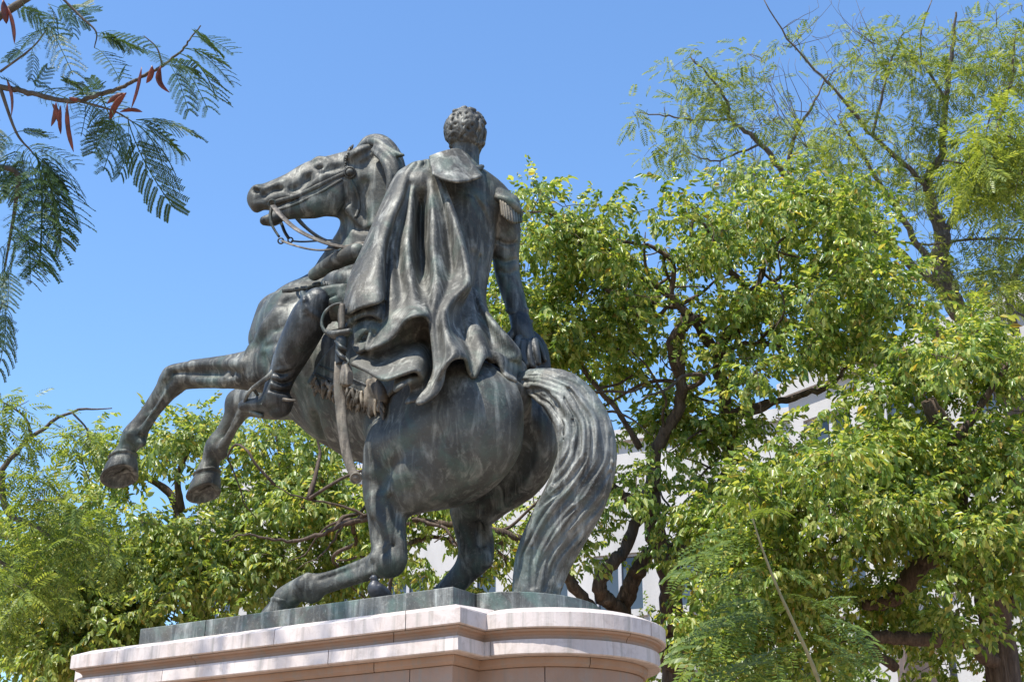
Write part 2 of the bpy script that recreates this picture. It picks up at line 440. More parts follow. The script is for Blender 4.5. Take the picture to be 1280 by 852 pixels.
L0 = 0.15
def T(pts, l0=L0):
    """[(px, py, l from the horse's middle, r px, width ratio)] -> tube arguments"""
    P, r, w = [], [], []
    for q in pts:
        c, m = H(q[0], q[1], q[2] + l0); P.append(c); r.append(q[3] * m); w.append(q[4] if len(q) > 4 else 1.0)
    return P, r, w
VIEW = np.array([0.53, -0.848, 0.0])      # sideways axis of the turned head
def build_horse():
    g = Clay((-0.85, -0.95, 3.36), (4.45, 1.25, 8.0), 0.0155)
    t = lambda pts, k=0.08, n=(0, 1, 0), op='u', sub=4: g.tube(*T(pts), nrm=n, k=k, op=op, sub=sub)
    # barrel, chest, neck
    t([(575, 530, 0, 66, 0.95), (535, 510, 0, 86, .92), (470, 482, 0, 96, .90), (415, 455, 0, 84, .85), (383, 432, 0, 66, .85)], 0.05)
    t([(405, 415, 0, 66, .72), (438, 350, 0.0, 58, .58), (462, 290, 0.02, 46, .55), (470, 225, 0.08, 40, .52)], 0.22)
    t([(375, 400, .22, 44, 1), (390, 445, .30, 48, 1)], 0.2)          # near shoulder
    t([(372, 405, -.2, 42, 1), (385, 450, -.3, 45, 1)], 0.2)
    t([(352, 395, .05, 26, 1.3), (340, 425, .08, 24, 1.3)], 0.12)     # breast
    # haunches
    g.ball(H(560, 535, .40 + .0)[0], (0.60, 0.36, 0.50), 0.16, rot=[(0.86, 0, 0.5), (0, 1, 0), (-0.5, 0, 0.86)])
    t([(575, 530, .24, 74, .85), (545, 565, .30, 70, .80), (513, 592, .34, 44, .8)], 0.16)
    t([(600, 500, .16, 40, 1.), (640, 505, .10, 26, 1.)], 0.14)
    t([(612, 515, -.22, 62, .85), (638, 548, -.27, 64, .80), (634, 578, -.31, 56, .80), (603, 612, -.33, 38, .8)], 0.08)
    # near hind leg
    t([(507, 592, .40, 44, .75), (489, 622, .43, 33, .75), (484, 652, .45, 26, .72), (484, 684, .45, 21, .75), (486, 700, .45, 19, .8)], 0.10)
    t([(496, 660, .45, 9), (497, 690, .45, 12, .8), (493, 704, .45, 14, .8)], 0.04)      # tendon to the point of hock
    t([(487, 701, .45, 18, .9), (468, 708, .46, 15.5, .85), (432, 721, .48, 13, .8), (404, 730, .50, 13, .8), (386, 734, .51, 16.5, .95)], 0.05)
    t([(386, 735, .51, 15), (372, 737, .52, 14), (358, 748, .53, 16.5)], 0.05)
    t([(396, 744, .51, 7), (390, 748, .51, 6)], 0.03)
    t([(470, 699, .47, 6), (420, 717, .50, 5), (395, 724, .52, 6)], 0.03)
    # far hind leg
    t([(600, 615, -.32, 40, .8), (589, 645, -.34, 26, .8), (591, 675, -.35, 21, .8), (594, 697, -.36, 20, .8)], 0.08)
    t([(594, 697, -.36, 19, .8), (578, 718, -.35, 17, .8), (560, 738, -.33, 16, .8), (545, 755, -.32, 17, .9), (535, 775, -.32, 18, .9)], 0.05)
    # near foreleg
    t([(375, 452, .33, 44, .9), (330, 461, .36, 30, .85), (298, 464, .37, 22.5, .85), (258, 467, .37, 18.5, .85), (228, 470, .37, 17.5, .9), (216, 477, .37, 16, .95)], 0.10)
    t([(218, 474, .37, 18, .95), (206, 490, .37, 15, .85), (188, 514, .37, 12.5, .8), (176, 531, .37, 13, .85), (168, 545, .37, 16, .95), (160, 558, .37, 12, 1), (154, 571, .37, 13.5, 1.1)], 0.04)
    t([(312, 470, .42, 9), (280, 476, .44, 9), (245, 475, .44, 6)], 0.04)
    t([(330, 448, .42, 14), (290, 452, .44, 9), (240, 456, .43, 6)], 0.04)
    t([(212, 466, .41, 7), (226, 463, .42, 8)], 0.03); t([(215, 484, .43, 5), (195, 513, .43, 4), (178, 538, .42, 5)], 0.03)
    t([(177, 553, .37, 6), (172, 556, .38, 5)], 0.03)
    # far foreleg
    t([(385, 480, -.28, 45, .9), (345, 495, -.30, 30, .85), (315, 500, -.32, 21, .85), (299, 504, -.33, 17.5, .95)], 0.1)
    t([(300, 503, -.33, 17, .95), (293, 520, -.33, 14.5, .85), (280, 541, -.33, 12, .8), (271, 558, -.33, 15, .95), (264, 575, -.33, 11.5, 1), (259, 591, -.33, 13.5, 1.1)], 0.04)
    t([(279, 567, -.33, 5.5), (275, 570, -.33, 5)], 0.03); t([(302, 516, -.27, 5), (287, 541, -.27, 4), (276, 560, -.28, 5)], 0.03)
    # head, turned so that it lies across the view
    lh = 0.50
    hd = lambda pts, k=0.05, op='u': g.tube(*T(pts), nrm=VIEW, k=k, op=op)
    def hl(px): return 0.08 + (470 - px) * 0.0068 * 0.53
    def hp(px, py, off, r, w=1.0): return (px, py, hl(px) + off, r, w)
    hd([hp(449, 222, 0, 40, .50), hp(424, 231, 0, 43, .46), hp(398, 234, 0, 38.5, .46), hp(372, 240, 0, 29.5, .50), hp(346, 244, 0, 21.5, .58), hp(326, 247, 0, 16, .72)], 0.10)
    hd([hp(322, 240, 0, 8, 1.2), hp(317, 250, 0, 6.5, 1.5), hp(320, 259, 0, 6, 1.4)], 0.04)      # upper lip
    hd([hp(330, 276, 0, 5.5, 1.3), hp(342, 274, 0, 8.5, 1.1), hp(356, 266, 0, 9, .9), hp(390, 258, 0, 14, .9)], 0.05)
    hd([hp(314, 269.5, .12, 2.5, 3), hp(333, 265.5, .1, 2.6, 3), hp(343, 261, .1, 1.5, 3)], 0.01, 's')     # mouth
    # stifle and the valley between the haunches
    t([(492, 548, .36, 30, .8), (486, 580, .38, 30, .8), (484, 605, .40, 28, .8)], 0.12)
    # ears
    hd([hp(440, 197, .10, 8, 1), hp(452, 192, .12, 11, .8), hp(463, 186, .12, 7, .7), hp(471, 181, .12, 2, 1)], 0.03)
    on = g.on
    on([(443, 198, 4, -.3), (453, 193, 5, -.4), (463, 187, 3, -.3)], 0.015, 's')
    # muzzle
    on([(321, 237, 6, .5), (329, 238, 5, .6)], 0.02); on([(318.5, 237, 3.2, .2), (322, 239.5, 3.0, .3)], 0.008, 's')
    on([(334, 236, 3, .6), (346, 231, 4, .6), (360, 226, 3, .7)], 0.02)
    on([(330, 244, 4, -.2), (340, 238, 3.5, -.2), (352, 236, 3, -.2)], 0.02, 's')
    on([(340, 250, 6, .6), (354, 246, 6, .5), (368, 246, 4, .6)], 0.02)
    on([(336, 255, 2, 0), (345, 257, 2, 0), (356, 253, 1.6, 0), (372, 248, 1.4, 0)], 0.012, 's')
    on([(317, 256, 2.5, .4), (326, 254, 3, .4), (335, 257, 2, .4)], 0.012)
    # cheek ridge, eye, brow, temple
    on([(380, 236, 4, .5), (395, 229, 6, .5), (408, 221, 6.5, .5), (420, 217, 5, .5), (430, 214, 4, .6)], 0.03)
    on([(384, 223, 6, -.2), (376, 232, 5, -.2), (366, 236, 5, -.2)], 0.04, 's')
    on([(405, 214, 4, -.1), (415, 210, 6, -.2), (424, 208, 5, -.2)], 0.03, 's')
    on([(392, 202, 3.2, .5), (398, 199, 4, .5), (407, 200, 4, .5), (414, 204, 3, .5)], 0.015)
    on([(398.5, 207.5, 6.5, -.2)], 0.012, 's'); on([(398.5, 207.5, 5.6, .05)], 0.004)
    on([(393, 211, 1.5, .2), (398, 214, 1.8, .2), (405, 211, 1.5, .2)], 0.008)
    on([(390, 216, 1.5, 0), (386, 222, 1.5, 0)], 0.01, 's')
    on([(432, 232, 3, 0), (434, 250, 4, 0), (428, 266, 3.5, 0)], 0.03, 's')
    # neck: throat folds and muscle
    on([(436, 262, 5, .5), (448, 276, 5, .5), (466, 280, 5, .6)], 0.03); on([(433, 271, 3, .2), (446, 286, 3.5, .2), (470, 288, 3, .2)], 0.03, 's')
    on([(455, 230, 6, -.1), (449, 255, 7, -.1), (455, 275, 5, 0)], 0.05, 's')
    on([(420, 300, 7, .0), (408, 328, 8, .0), (398, 345, 7, .0)], 0.05, 's')
    # shoulder and breast
    on([(345, 412, 3.5, .0), (358, 404, 4.5, -.1), (375, 397, 4, -.1), (384, 390, 3, 0)], 0.04, 's')
    on([(332, 432, 3, .0), (346, 428, 3, .0), (362, 430, 2.5, .0)], 0.03, 's')
    on([(350, 385, 6, -.1), (358, 376, 5, -.1), (370, 372, 3, -.1)], 0.04, 's')
    on([(350, 395, 12, .6), (337, 410, 12, .6), (328, 424, 10, .7)], 0.06)
    on([(316, 436, 7, .6), (310, 455, 8, .6), (316, 472, 7, .7)], 0.05)
    on([(328, 445, 5, 0), (334, 462, 6, 0), (340, 478, 4, .2)], 0.05, 's')
    # forearm and cannon
    on([(306, 456, 9, .7), (280, 455, 8, .65), (246, 456, 5, .6), (222, 460, 5, .6)], 0.025)
    on([(300, 474, 9, .6), (276, 477, 8, .6), (250, 476, 5, .6)], 0.025)
    on([(290, 469, 3, 0), (262, 468, 3, 0), (238, 466, 2.5, .1), (218, 466, 2, .2)], 0.02, 's')
    on([(283, 473, 5, .5), (290, 468, 5, .5)], 0.015)
    on([(214, 462, 6, .5), (208, 472, 6, .5)], 0.02); on([(222, 478, 5, .4), (216, 488, 4, .5)], 0.02)
    on([(214, 486, 2, 0), (200, 508, 2.2, 0), (186, 528, 2, 0)], 0.018, 's')
    on([(213, 494, 3.5, .5), (196, 518, 3.2, .5), (181, 540, 4, .4)], 0.015)
    on([(196, 510, 2, .5), (184, 520, 2, .5), (174, 524, 1.5, .5)], 0.01)
    on([(164, 541, 6, .5), (170, 551, 6, .5), (176, 554, 4, .5)], 0.02); on([(158, 553, 3, .1), (168, 559, 2.5, .1)], 0.015, 's')
    on([(297, 520, 2, 0), (284, 541, 2, 0), (275, 556, 1.8, 0)], 0.018, 's')
    on([(303, 520, 3.5, .5), (290, 544, 3, .5), (280, 562, 4, .4)], 0.015); on([(268, 560, 6, .5), (277, 569, 5, .5)], 0.02)
    # girth and ribs
    on([(395, 520, 7, .3), (402, 545, 6, .3), (408, 562, 5, .3)], 0.04, 's')
    # haunch
    on([(660, 488, 12, -.05), (663, 522, 17, -.05), (654, 565, 19, -.05), (632, 604, 17, -.05), (604, 634, 11, .0)], 0.05, 's')
    on([(478, 540, 15, .75), (470, 565, 14, .75), (466, 590, 12, .75)], 0.08)
    on([(478, 556, 12, 1.0), (500, 546, 13, 1.02), (526, 536, 12, 1.05), (548, 526, 10, 1.1)], 0.12)
    on([(474, 606, 6, -.4), (484, 588, 8, -.5), (500, 578, 6, -.4)], 0.07, 's')
    on([(522, 590, 18, 1.0), (540, 608, 16, 1.0), (520, 622, 12, .95)], 0.12)
    on([(487, 622, 4, -.1), (495, 642, 4, -.1), (497, 664, 3.5, 0), (493, 682, 3, .1)], 0.03, 's')
    on([(464, 612, 9, .5), (468, 636, 8, .5), (480, 655, 6, .55), (490, 672, 6, .6)], 0.04)
    on([(466, 652, 4, 0), (473, 672, 5, 0), (480, 688, 4, 0)], 0.04, 's')
    on([(500, 650, 5, .4), (502, 676, 6, .4), (500, 698, 9, .4)], 0.03)
    on([(468, 696, 6, .5), (478, 690, 6, .5), (486, 682, 5, .6)], 0.02)
    on([(455, 704, 2.5, 0), (425, 716, 2.5, 0), (400, 724, 2, 0)], 0.02, 's')
    on([(470, 713, 5, .4), (430, 727, 4.5, .4), (400, 737, 5, .4)], 0.02)
    on([(384, 722, 7, .5), (376, 732, 8, .5), (380, 742, 7, .5)], 0.02)
    on([(368, 730, 3, 0), (376, 745, 3, 0)], 0.02, 's')
    on([(608, 650, 5, .4), (612, 680, 6, .4), (608, 702, 8, .4)], 0.03); on([(600, 655, 4, 0), (602, 680, 4, 0)], 0.03, 's')
    on([(567, 640, 5, .4), (575, 668, 5, .4), (580, 690, 6, .5)], 0.03)
    g.halfspace((0, 0, BZ1 - 0.03), (0, 0, -1))
    return g
horse_clay = build_horse()
horse = horse_clay.skin('horse', M['bronze'], statue)
# ------------------------------------------------------------------ hooves
RT = np.array([1.0, 0, 0]); UPV = np.array([0, -math.sin(PITCH), math.cos(PITCH)]); FWV = np.array([0, math.cos(PITCH), math.sin(PITCH)])
def unit(v): v = np.asarray(v, float); return v / np.linalg.norm(v)
def hoof(cor, rc, sole, rs, nrm, toe):
    """cor, sole: world centres of the coronet and the sole, nrm: the way the sole faces, toe: the way the toe points"""
    n1 = unit(nrm); t = unit(toe - (toe @ n1) * n1); s = np.cross(n1, t)
    n0 = unit(0.6 * n1 + 0.4 * unit(sole - cor)); t0 = unit(t - (t @ n0) * n0); s0 = np.cross(n0, t0)
    ang = np.linspace(0, 2 * np.pi, 28, endpoint=False); rings = []
    def ring(c, T_, S_, r, heel=0.0):
        k = 1 - heel * np.maximum(0, -np.cos(ang)) ** 2
        return c + (np.cos(ang) * r * k)[:, None] * T_ + (np.sin(ang) * r * 0.93)[:, None] * S_
    rings.append(ring(cor - n0 * rc * .25, t0, s0, rc * .82))
    for i, (q, b) in enumerate(((0.0, 1.06), (0.06, 1.13), (0.13, 1.06), (0.17, 1.0))):
        rr = ring(cor + (sole - cor) * q, t0, s0, rc * b)
        if i in (1, 2): rr += (np.sin(ang * 9)[:, None] * n0) * rc * 0.05
        rings.append(rr)
    for q in (0.4, 0.7, 1.0):
        T_ = unit(t0 * (1 - q) + t * q); S_ = unit(s0 * (1 - q) + s * q)
        rings.append(ring(cor + (sole - cor) * q, T_, S_, rc * 1.0 + (rs - rc) * q, 0.22 * q))
    rings.append(ring(sole + n1 * 0.008, t, s, rs * .97, .22)); rings.append(ring(sole + n1 * 0.004, t, s, rs * .82, .3))
    rings.append(ring(sole - n1 * rs * .16, t, s, rs * .72, .4)); rings.append(ring(sole - n1 * rs * .24, t, s, rs * .4, .3)); rings.append(ring(sole - n1 * rs * .20, t, s, rs * .08))
    V = np.vstack(rings); m = len(ang); F = []
    for i in range(len(rings) - 1):
        for j in range(m): F.append((i * m + j, i * m + (j + 1) % m, (i + 1) * m + (j + 1) % m, (i + 1) * m + j))
    F.append(tuple(range(m - 1, -1, -1))); F.append(tuple((len(rings) - 1) * m + j for j in range(m)))
    o = mesh_obj('hoof', V, F, M['bronze'], horse, True)
    # frog of the sole
    a = sole - n1 * rs * .13
    swept([a - n1 * rs * .06 - t * rs * .5, a - n1 * rs * .06 - t * rs * .1, a - n1 * rs * .08 + t * rs * .3], [rs * .16, rs * .11, rs * .03], M['bronze'], 'frog', horse, 8)
    return o
def HW_(px, py, l): q, m = H(px, py, l + L0); return l2w(q), m
c, m = HW_(154, 569, .37); s_, _ = HW_(151, 594, .36)
hoof(c, 16.5 * m, s_, 25.5 * m, 0.30 * RT - 0.72 * UPV - 0.66 * FWV, -0.95 * RT - 0.3 * UPV)
c, m = HW_(259, 590, -.33); s_, _ = HW_(256, 615, -.34)
hoof(c, 16 * m, s_, 24 * m, 0.34 * RT - 0.76 * UPV - 0.56 * FWV, -0.92 * RT - 0.38 * UPV)
c, m = HW_(357, 749, .53); zf = BZ1 - 0.03
s_ = c + np.array([0, 0, zf]) * 1 - np.array([0, 0, c[2]]) + l2w(np.array([0.13, 0, 0])) - CEN
hoof(c, 16.5 * m, s_, 25 * m, np.array([0, 0, -1.0]), FW)
c, m = HW_(540, 768, -.32); s_ = np.array([c[0], c[1], zf]) + 0.12 * FW
hoof(c, 17 * m, s_, 25 * m, np.array([0, 0, -1.0]), FW)

# ------------------------------------------------------------------ tail
def strand_clay(lo, hi, vox): return Clay(lo, hi, vox)
tg = Clay((-1.0, -0.45, 3.38), (0.45, 0.65, 5.45), 0.0085)
tl = [(652, 477, 0, 13), (672, 479, 0, 20), (704, 493, -.02, 31), (727, 528, -.04, 36), (734, 570, -.04, 38), (721, 616, -.04, 40), (699, 658, -.03, 39), (679, 700, -.02, 36), (669, 745, 0, 30), (665, 775, 0, 27)]
tg.tube(*T([(a, b, c, r * .98, .675) for a, b, c, r in tl]), nrm=VIEW, k=0.02)
TL = np.array(tl, float)
def tail_at(u, side, lift):
    """a point on the tail: u along it 0..1, side -1..1 across, lift towards us"""
    x = u * (len(TL) - 1); i = min(int(x), len(TL) - 2); f = x - i
    q = TL[i] * (1 - f) + TL[i + 1] * f; d = TL[i + 1] - TL[i]; d = d[:2] / np.linalg.norm(d[:2]); nn = np.array([-d[1], d[0]])
    c, m = H(q[0], q[1], q[2] + L0); off = nn * side * q[3] * 0.97 * m
    c = c + off[0] * np.array([RT @ FW, RT @ LF, 0]) - off[1] * np.array([UPV @ FW, UPV @ LF, UPV[2]])
    thick = q[3] * m * 0.66 * math.sqrt(max(0.0, 1 - side * side))
    return c - VIEW * thick * (lift), q[3]
trs = np.random.default_rng(3)
def sweep(u): x = min(1, max(0, (u - .28) / .5)); return x * x * (3 - 2 * x)
def tail_px(u, side):
    x = u * (len(TL) - 1); i = min(int(x), len(TL) - 2); f = x - i; q = TL[i] * (1 - f) + TL[i + 1] * f
    d0 = TL[min(i + 1, len(TL) - 1)] - TL[i]; d1 = TL[min(i + 2, len(TL) - 1)] - TL[min(i + 1, len(TL) - 2)]; d = d0 * (1 - f) + d1 * f; d = d[:2] / np.linalg.norm(d[:2])
    return q[:2] + np.array([-d[1], d[0]]) * side * q[3]
import copy; smooth_tail = copy.copy(tg); smooth_tail.D = tg.D.copy()
for k_ in range(54):     # locks and furrows that run down the arch, then wind across the tail from right to left
    big_ = k_ < 32; ph = trs.uniform(0, 6.28)
    s0 = (-2.35 + 3.25 * (k_ + .5) / 32 + trs.normal(0, .07)) if big_ else trs.uniform(-1.9, .9)
    u0 = trs.uniform(0, .05) if big_ else trs.uniform(.02, .6); u1 = trs.uniform(.85, 1.0) if big_ else min(1.0, u0 + trs.uniform(.2, .4)); pts = []; amp = trs.uniform(.04, .13)
    for u in np.linspace(u0, u1, 26 if big_ else 12):
        f = (u - u0) / (u1 - u0); sd = s0 + 1.05 * sweep(u) - .30 * max(0, u - .75) + amp * math.sin(ph + u * 11) + .04 * math.sin(2 * ph + u * 23)
        if abs(sd) > .93:
            if len(pts) > 3: break
            continue
        x, y = tail_px(u, sd)
        if y > 742: break
        tp = min(1.0, (.97 - abs(sd)) / .2) * math.sin(math.pi * (.12 + .78 * f))
        pts.append((x, y, (4.8 if k_ % 2 else 2.7) * tp + .3 if big_ else 1.6 * tp + .3, .62 if (big_ and k_ % 2) else -.15))
    if len(pts) > 3: tg.on(pts, 0.012 if k_ % 2 else .020, 'u' if (big_ and k_ % 2) else 's', sub=2, skinned=smooth_tail)
for path in ([(664, 486), (680, 489), (694, 503), (701, 520)],):
    tg.on([(x, y, 3.2, .1) for x, y in path], 0.012, 's', sub=4)
tg.halfspace((0, 0, BZ1 - 0.03), (0, 0, -1))
tail = tg.skin('tail', M['bronze_tail'], horse)

# ------------------------------------------------------------------ mane and forelock
mg = Clay((0.9, -0.5, 6.3), (2.3, 0.9, 7.95), 0.011)
def mt(pts, k=0.02): mg.tube(*T(pts), k=k)
mt([(452, 186, .12, 7), (462, 178, .08, 9), (476, 178, .06, 10), (488, 188, .05, 10), (495, 205, .04, 11), (500, 235, .02, 12), (506, 275, 0, 14), (512, 320, 0, 16)], 0.03)
for a in ([(448, 188, .20, 3), (458, 179, .22, 5), (470, 178, .24, 6), (484, 186, .26, 5), (497, 193, .26, 4), (504, 194, .26, 2)],
          [(452, 182, .16, 3), (465, 174, .16, 5), (480, 180, .2, 6), (492, 190, .22, 3)],
          [(470, 184, .26, 4), (482, 192, .28, 6), (492, 204, .28, 6), (496, 222, .26, 6), (490, 240, .26, 3)],
          [(466, 188, .27, 3), (478, 198, .29, 5), (486, 212, .3, 6), (488, 230, .3, 5), (482, 248, .3, 2)],
          [(480, 184, .22, 4), (492, 196, .22, 6), (499, 215, .2, 6), (500, 245, .18, 6), (498, 270, .18, 3)],
          [(486, 190, .16, 4), (497, 204, .14, 6), (503, 230, .12, 7), (506, 270, .1, 6)]):
    mt(a, 0.012)
mane = mg.skin('mane', M['bronze'], horse)

# ------------------------------------------------------------------ bridle, bit and reins
def onface(px, py, off=0.012, clay=None):
    c, m, d = (clay or horse_clay).hit(px, py); return l2w(c - d * off), m, d
def strap(pix, wpx, name, parent, mat, off=0.008, sub=5, thick=0.35, clay=None):
    A = catmull(np.array(pix, float), sub); P = []; 
    for x, y in A: q, m, d = onface(x, y, off, clay); P.append(q)
    P = np.array(P)
    for _ in range(2): P[1:-1] = (P[:-2] + 2 * P[1:-1] + P[2:]) / 4
    V, F = tube_geo(P, np.full(len(P), wpx * m * 0.5), 8, thick, FWV * -1)
    return mesh_obj(name, V, F, mat, parent, True)
bridle = horse      # its straps and rings are pieces of the horse
strap([(342, 253), (356, 249), (372, 245), (392, 235), (410, 226), (431, 217)], 5.5, 'cheek_strap', bridle, M['bronze'])
strap([(346, 263), (362, 258), (385, 248), (408, 236), (428, 224)], 3.2, 'cheek_strap', bridle, M['bronze'])
strap([(441, 183), (435, 191), (432, 203), (435, 213)], 6, 'brow_band', bridle, M['bronze'])
strap([(437, 222), (446, 240), (449, 258), (444, 272)], 4, 'throat_latch', bridle, M['bronze'])
for i in range(9):
    t_ = i / 8; x = 438.5 - 6.5 * math.sin(t_ * 2.0); y = 185 + 25 * t_
    q, m, d = onface(x, y, 0.02); mesh_ico = bmesh.new(); bmesh.ops.create_icosphere(mesh_ico, subdivisions=2, radius=1.7 * m)
    me = bpy.data.meshes.new('bead'); mesh_ico.to_mesh(me); mesh_ico.free(); me.materials.append(M['bronze']); me.polygons.foreach_set('use_smooth', [True] * len(me.polygons))
    o = bpy.data.objects.new('bead', me); link(o, bridle); o.location = Vector(q)
def lathe(name, c, axis, prof, mat, parent, n=24):
    """prof: (radius, height along the axis)"""
    ax = unit(axis); u = unit(np.cross(ax, [0.3, 0.2, 1])); v = np.cross(ax, u); ang = np.linspace(0, 2 * np.pi, n, endpoint=False)
    V = np.vstack([c + ax * h + np.cos(ang)[:, None] * u * r + np.sin(ang)[:, None] * v * r for r, h in prof]); F = []
    for i in range(len(prof) - 1):
        for j in range(n): F.append((i * n + j, i * n + (j + 1) % n, (i + 1) * n + (j + 1) % n, (i + 1) * n + j))
    F.append(tuple(range(n - 1, -1, -1))); F.append(tuple((len(prof) - 1) * n + j for j in range(n)))
    return mesh_obj(name, V, F, mat, parent, True)
q, m, d = onface(438, 216, 0.0)
lathe('rosette', q, -FWV, [(7.5 * m, -.02), (7.5 * m, .035), (6.2 * m, .042), (5.6 * m, .03), (5.2 * m, .036), (4 * m, .055), (2 * m, .064), (.01 * m, .066)], M['bronze'], bridle)
def loop(name, c, axis, r, tube, mat, parent, n=20):
    ax = unit(axis); u = unit(np.cross(ax, [0.3, 0.2, 1])); v = np.cross(ax, u); ang = np.linspace(0, 2 * np.pi, n, endpoint=False); V = []; F = []
    for i, a in enumerate(ang):
        e = math.cos(a) * u + math.sin(a) * v
        for b_ in np.linspace(0, 2 * np.pi, 8, endpoint=False): V.append(c + e * (r + tube * math.cos(b_)) + ax * tube * math.sin(b_))
    for i in range(n):
        for j in range(8): F.append((i * 8 + j, i * 8 + (j + 1) % 8, ((i + 1) % n) * 8 + (j + 1) % 8, ((i + 1) % n) * 8 + j))
    return mesh_obj(name, np.array(V), F, mat, parent, True)
def hx(px, py, off): l = hl_(px) + off; return HW_(px, py, l)
def hl_(px): return 0.08 + (470 - px) * 0.0068 * 0.53
q, m = hx(340, 254, .20); loop('bit_ring', q, FWV, 4.2 * m, 1.2 * m, M['bronze'], bridle)
pts = [hx(x, y, .19)[0] for x, y in ((340, 258), (338, 268), (339, 278), (343, 287), (349, 296))]
swept(pts, [2.0 * m, 2.3 * m, 2.0 * m, 1.6 * m, 1.6 * m], M['bronze'], 'curb_bar', bridle, 8)
q, _ = hx(351, 301, .19); loop('curb_ring', q, FWV, 3.4 * m, 1.0 * m, M['bronze'], bridle)
pts = [hx(x, y, -.14)[0] for x, y in ((347, 270), (352, 280), (356, 290), (361, 298))]
swept(pts, [2.2 * m] * 4, M['bronze_dark'], 'curb_bar', bridle, 8)
q, _ = hx(363, 300, -.14); loop('curb_ring', q, FWV, 3.2 * m, 1.0 * m, M['bronze_dark'], bridle)
def rein(pix, mat, wpx, upv):
    P = catmull(np.array([np.append(HW_(x, y, l)[0], 0)[:3] for x, y, l in pix]), 8)
    V, F = tube_geo(P, np.full(len(P), wpx * 0.8 * m), 8, 0.3, upv); return mesh_obj('rein', V, F, mat, bridle, True)
rein([(341, 257, .76), (352, 270, .74), (370, 286, .70), (395, 299, .62), (420, 307, .52), (450, 311, .40), (470, 312, .32)], M['rein'], 5.6, (0.25, -0.75, 0.6))
rein([(353, 301, .74), (366, 306, .72), (385, 311, .66), (405, 312.5, .58), (430, 308, .46), (450, 304, .38), (470, 300, .30)], M['rein'], 5.2, (0.2, -0.5, 0.85))
rein([(366, 266, .30), (380, 282, .22), (398, 296, .10), (415, 303, .04), (440, 308, 0.1), (468, 310, .2)], M['bronze_dark'], 5, (0.2, -0.8, 0.5))
rein([(364, 301, .28), (378, 302, .22), (398, 301, .14), (415, 300, .10), (445, 302, .14), (468, 304, .22)], M['bronze_dark'], 4.5, (0.2, -0.6, 0.8))
# ------------------------------------------------------------------ rider
SH = np.array([0.55, 0.84, 0.0])          # along the twisted shoulders, towards the left one
def build_rider():
    g = Clay((-0.35, -0.75, 4.2), (3.1, 1.35, 7.95), 0.0125)
    t = lambda pts, k=0.05, n=SH, op='u', sub=4: g.tube(*T(pts), nrm=n, k=k, op=op, sub=sub)
    # coat: pelvis, waist, chest, shoulders
    t([(552, 470, .02, 52, 1.1), (562, 415, .02, 46, 1.1), (568, 365, .0, 36, 1.12), (572, 315, -.02, 38, 1.2), (574, 270, -.02, 38, 1.3), (577, 240, -.02, 24, 1.9)], 0.05)
    t([(527, 232, .34, 19), (555, 224, .16, 20), (580, 220, .0, 19), (610, 240, -.16, 20), (632, 262, -.30, 19)], 0.10)
    t([(590, 300, -.08, 20), (586, 345, -.06, 17), (586, 385, -.04, 16)], 0.06)
    # neck and standing collar
    t([(582, 230, -.04, 17), (583, 208, -.05, 16), (583, 190, -.06, 16)], 0.05)
    # right arm
    t([(630, 262, -.31, 18), (633, 290, -.36, 18), (632, 318, -.40, 17), (635, 345, -.42, 15.5), (643, 374, -.42, 14), (650, 398, -.40, 12)], 0.05)
    # coat tails over the croup
    t([(575, 400, -.02, 34), (596, 428, -.06, 30), (622, 448, -.08, 22), (646, 462, -.08, 13)], 0.06)
    # left arm under the cloak, forearm reaching to the reins
    t([(530, 238, .16, 16), (514, 274, .16, 14), (496, 308, .20, 13), (470, 318, .30, 12), (450, 312, .34, 11)], 0.04)
    # left thigh, knee and boot
    t([(545, 450, .12, 44), (490, 405, .36, 33), (440, 380, .60, 24), (400, 381, .70, 22)], 0.06)
    on = g.on
    # thigh wrinkles
    on([(398, 377, 1.6, 0), (408, 373, 1.8, 0), (420, 369, 1.4, 0)], 0.01, 's'); on([(396, 366, 5, .6), (412, 362, 6, .6), (430, 360, 6, .6)], 0.03)
    # back seams and sleeve folds
    on([(594, 246, 3, .1), (604, 262, 3, .1), (612, 285, 2.6, .1), (610, 306, 2, .2)], 0.02, 's')
    on([(586, 252, 7, .5), (588, 285, 8, .5), (590, 310, 6, .5)], 0.03)
    on([(600, 320, 2, 0), (594, 355, 2.4, 0), (592, 395, 2, 0)], 0.02, 's')
    for a in ([(620, 322, 2.2, 0), (632, 327, 2.4, 0), (644, 324, 2, 0)], [(624, 338, 2, 0), (636, 342, 2.2, 0), (648, 337, 2, 0)], [(622, 300, 2, 0), (634, 305, 2, 0), (645, 303, 2, 0)]): on(a, 0.02, 's')
    # cuff
    on([(634, 388, 3, .3), (645, 391, 3.2, .3), (659, 387, 3, .3)], 0.008); on([(640, 404, 3, .3), (650, 407, 3.2, .3), (664, 402, 3, .3)], 0.008)
    return g
rider_clay = build_rider()
rider = rider_clay.skin('rider', M['bronze'], statue)
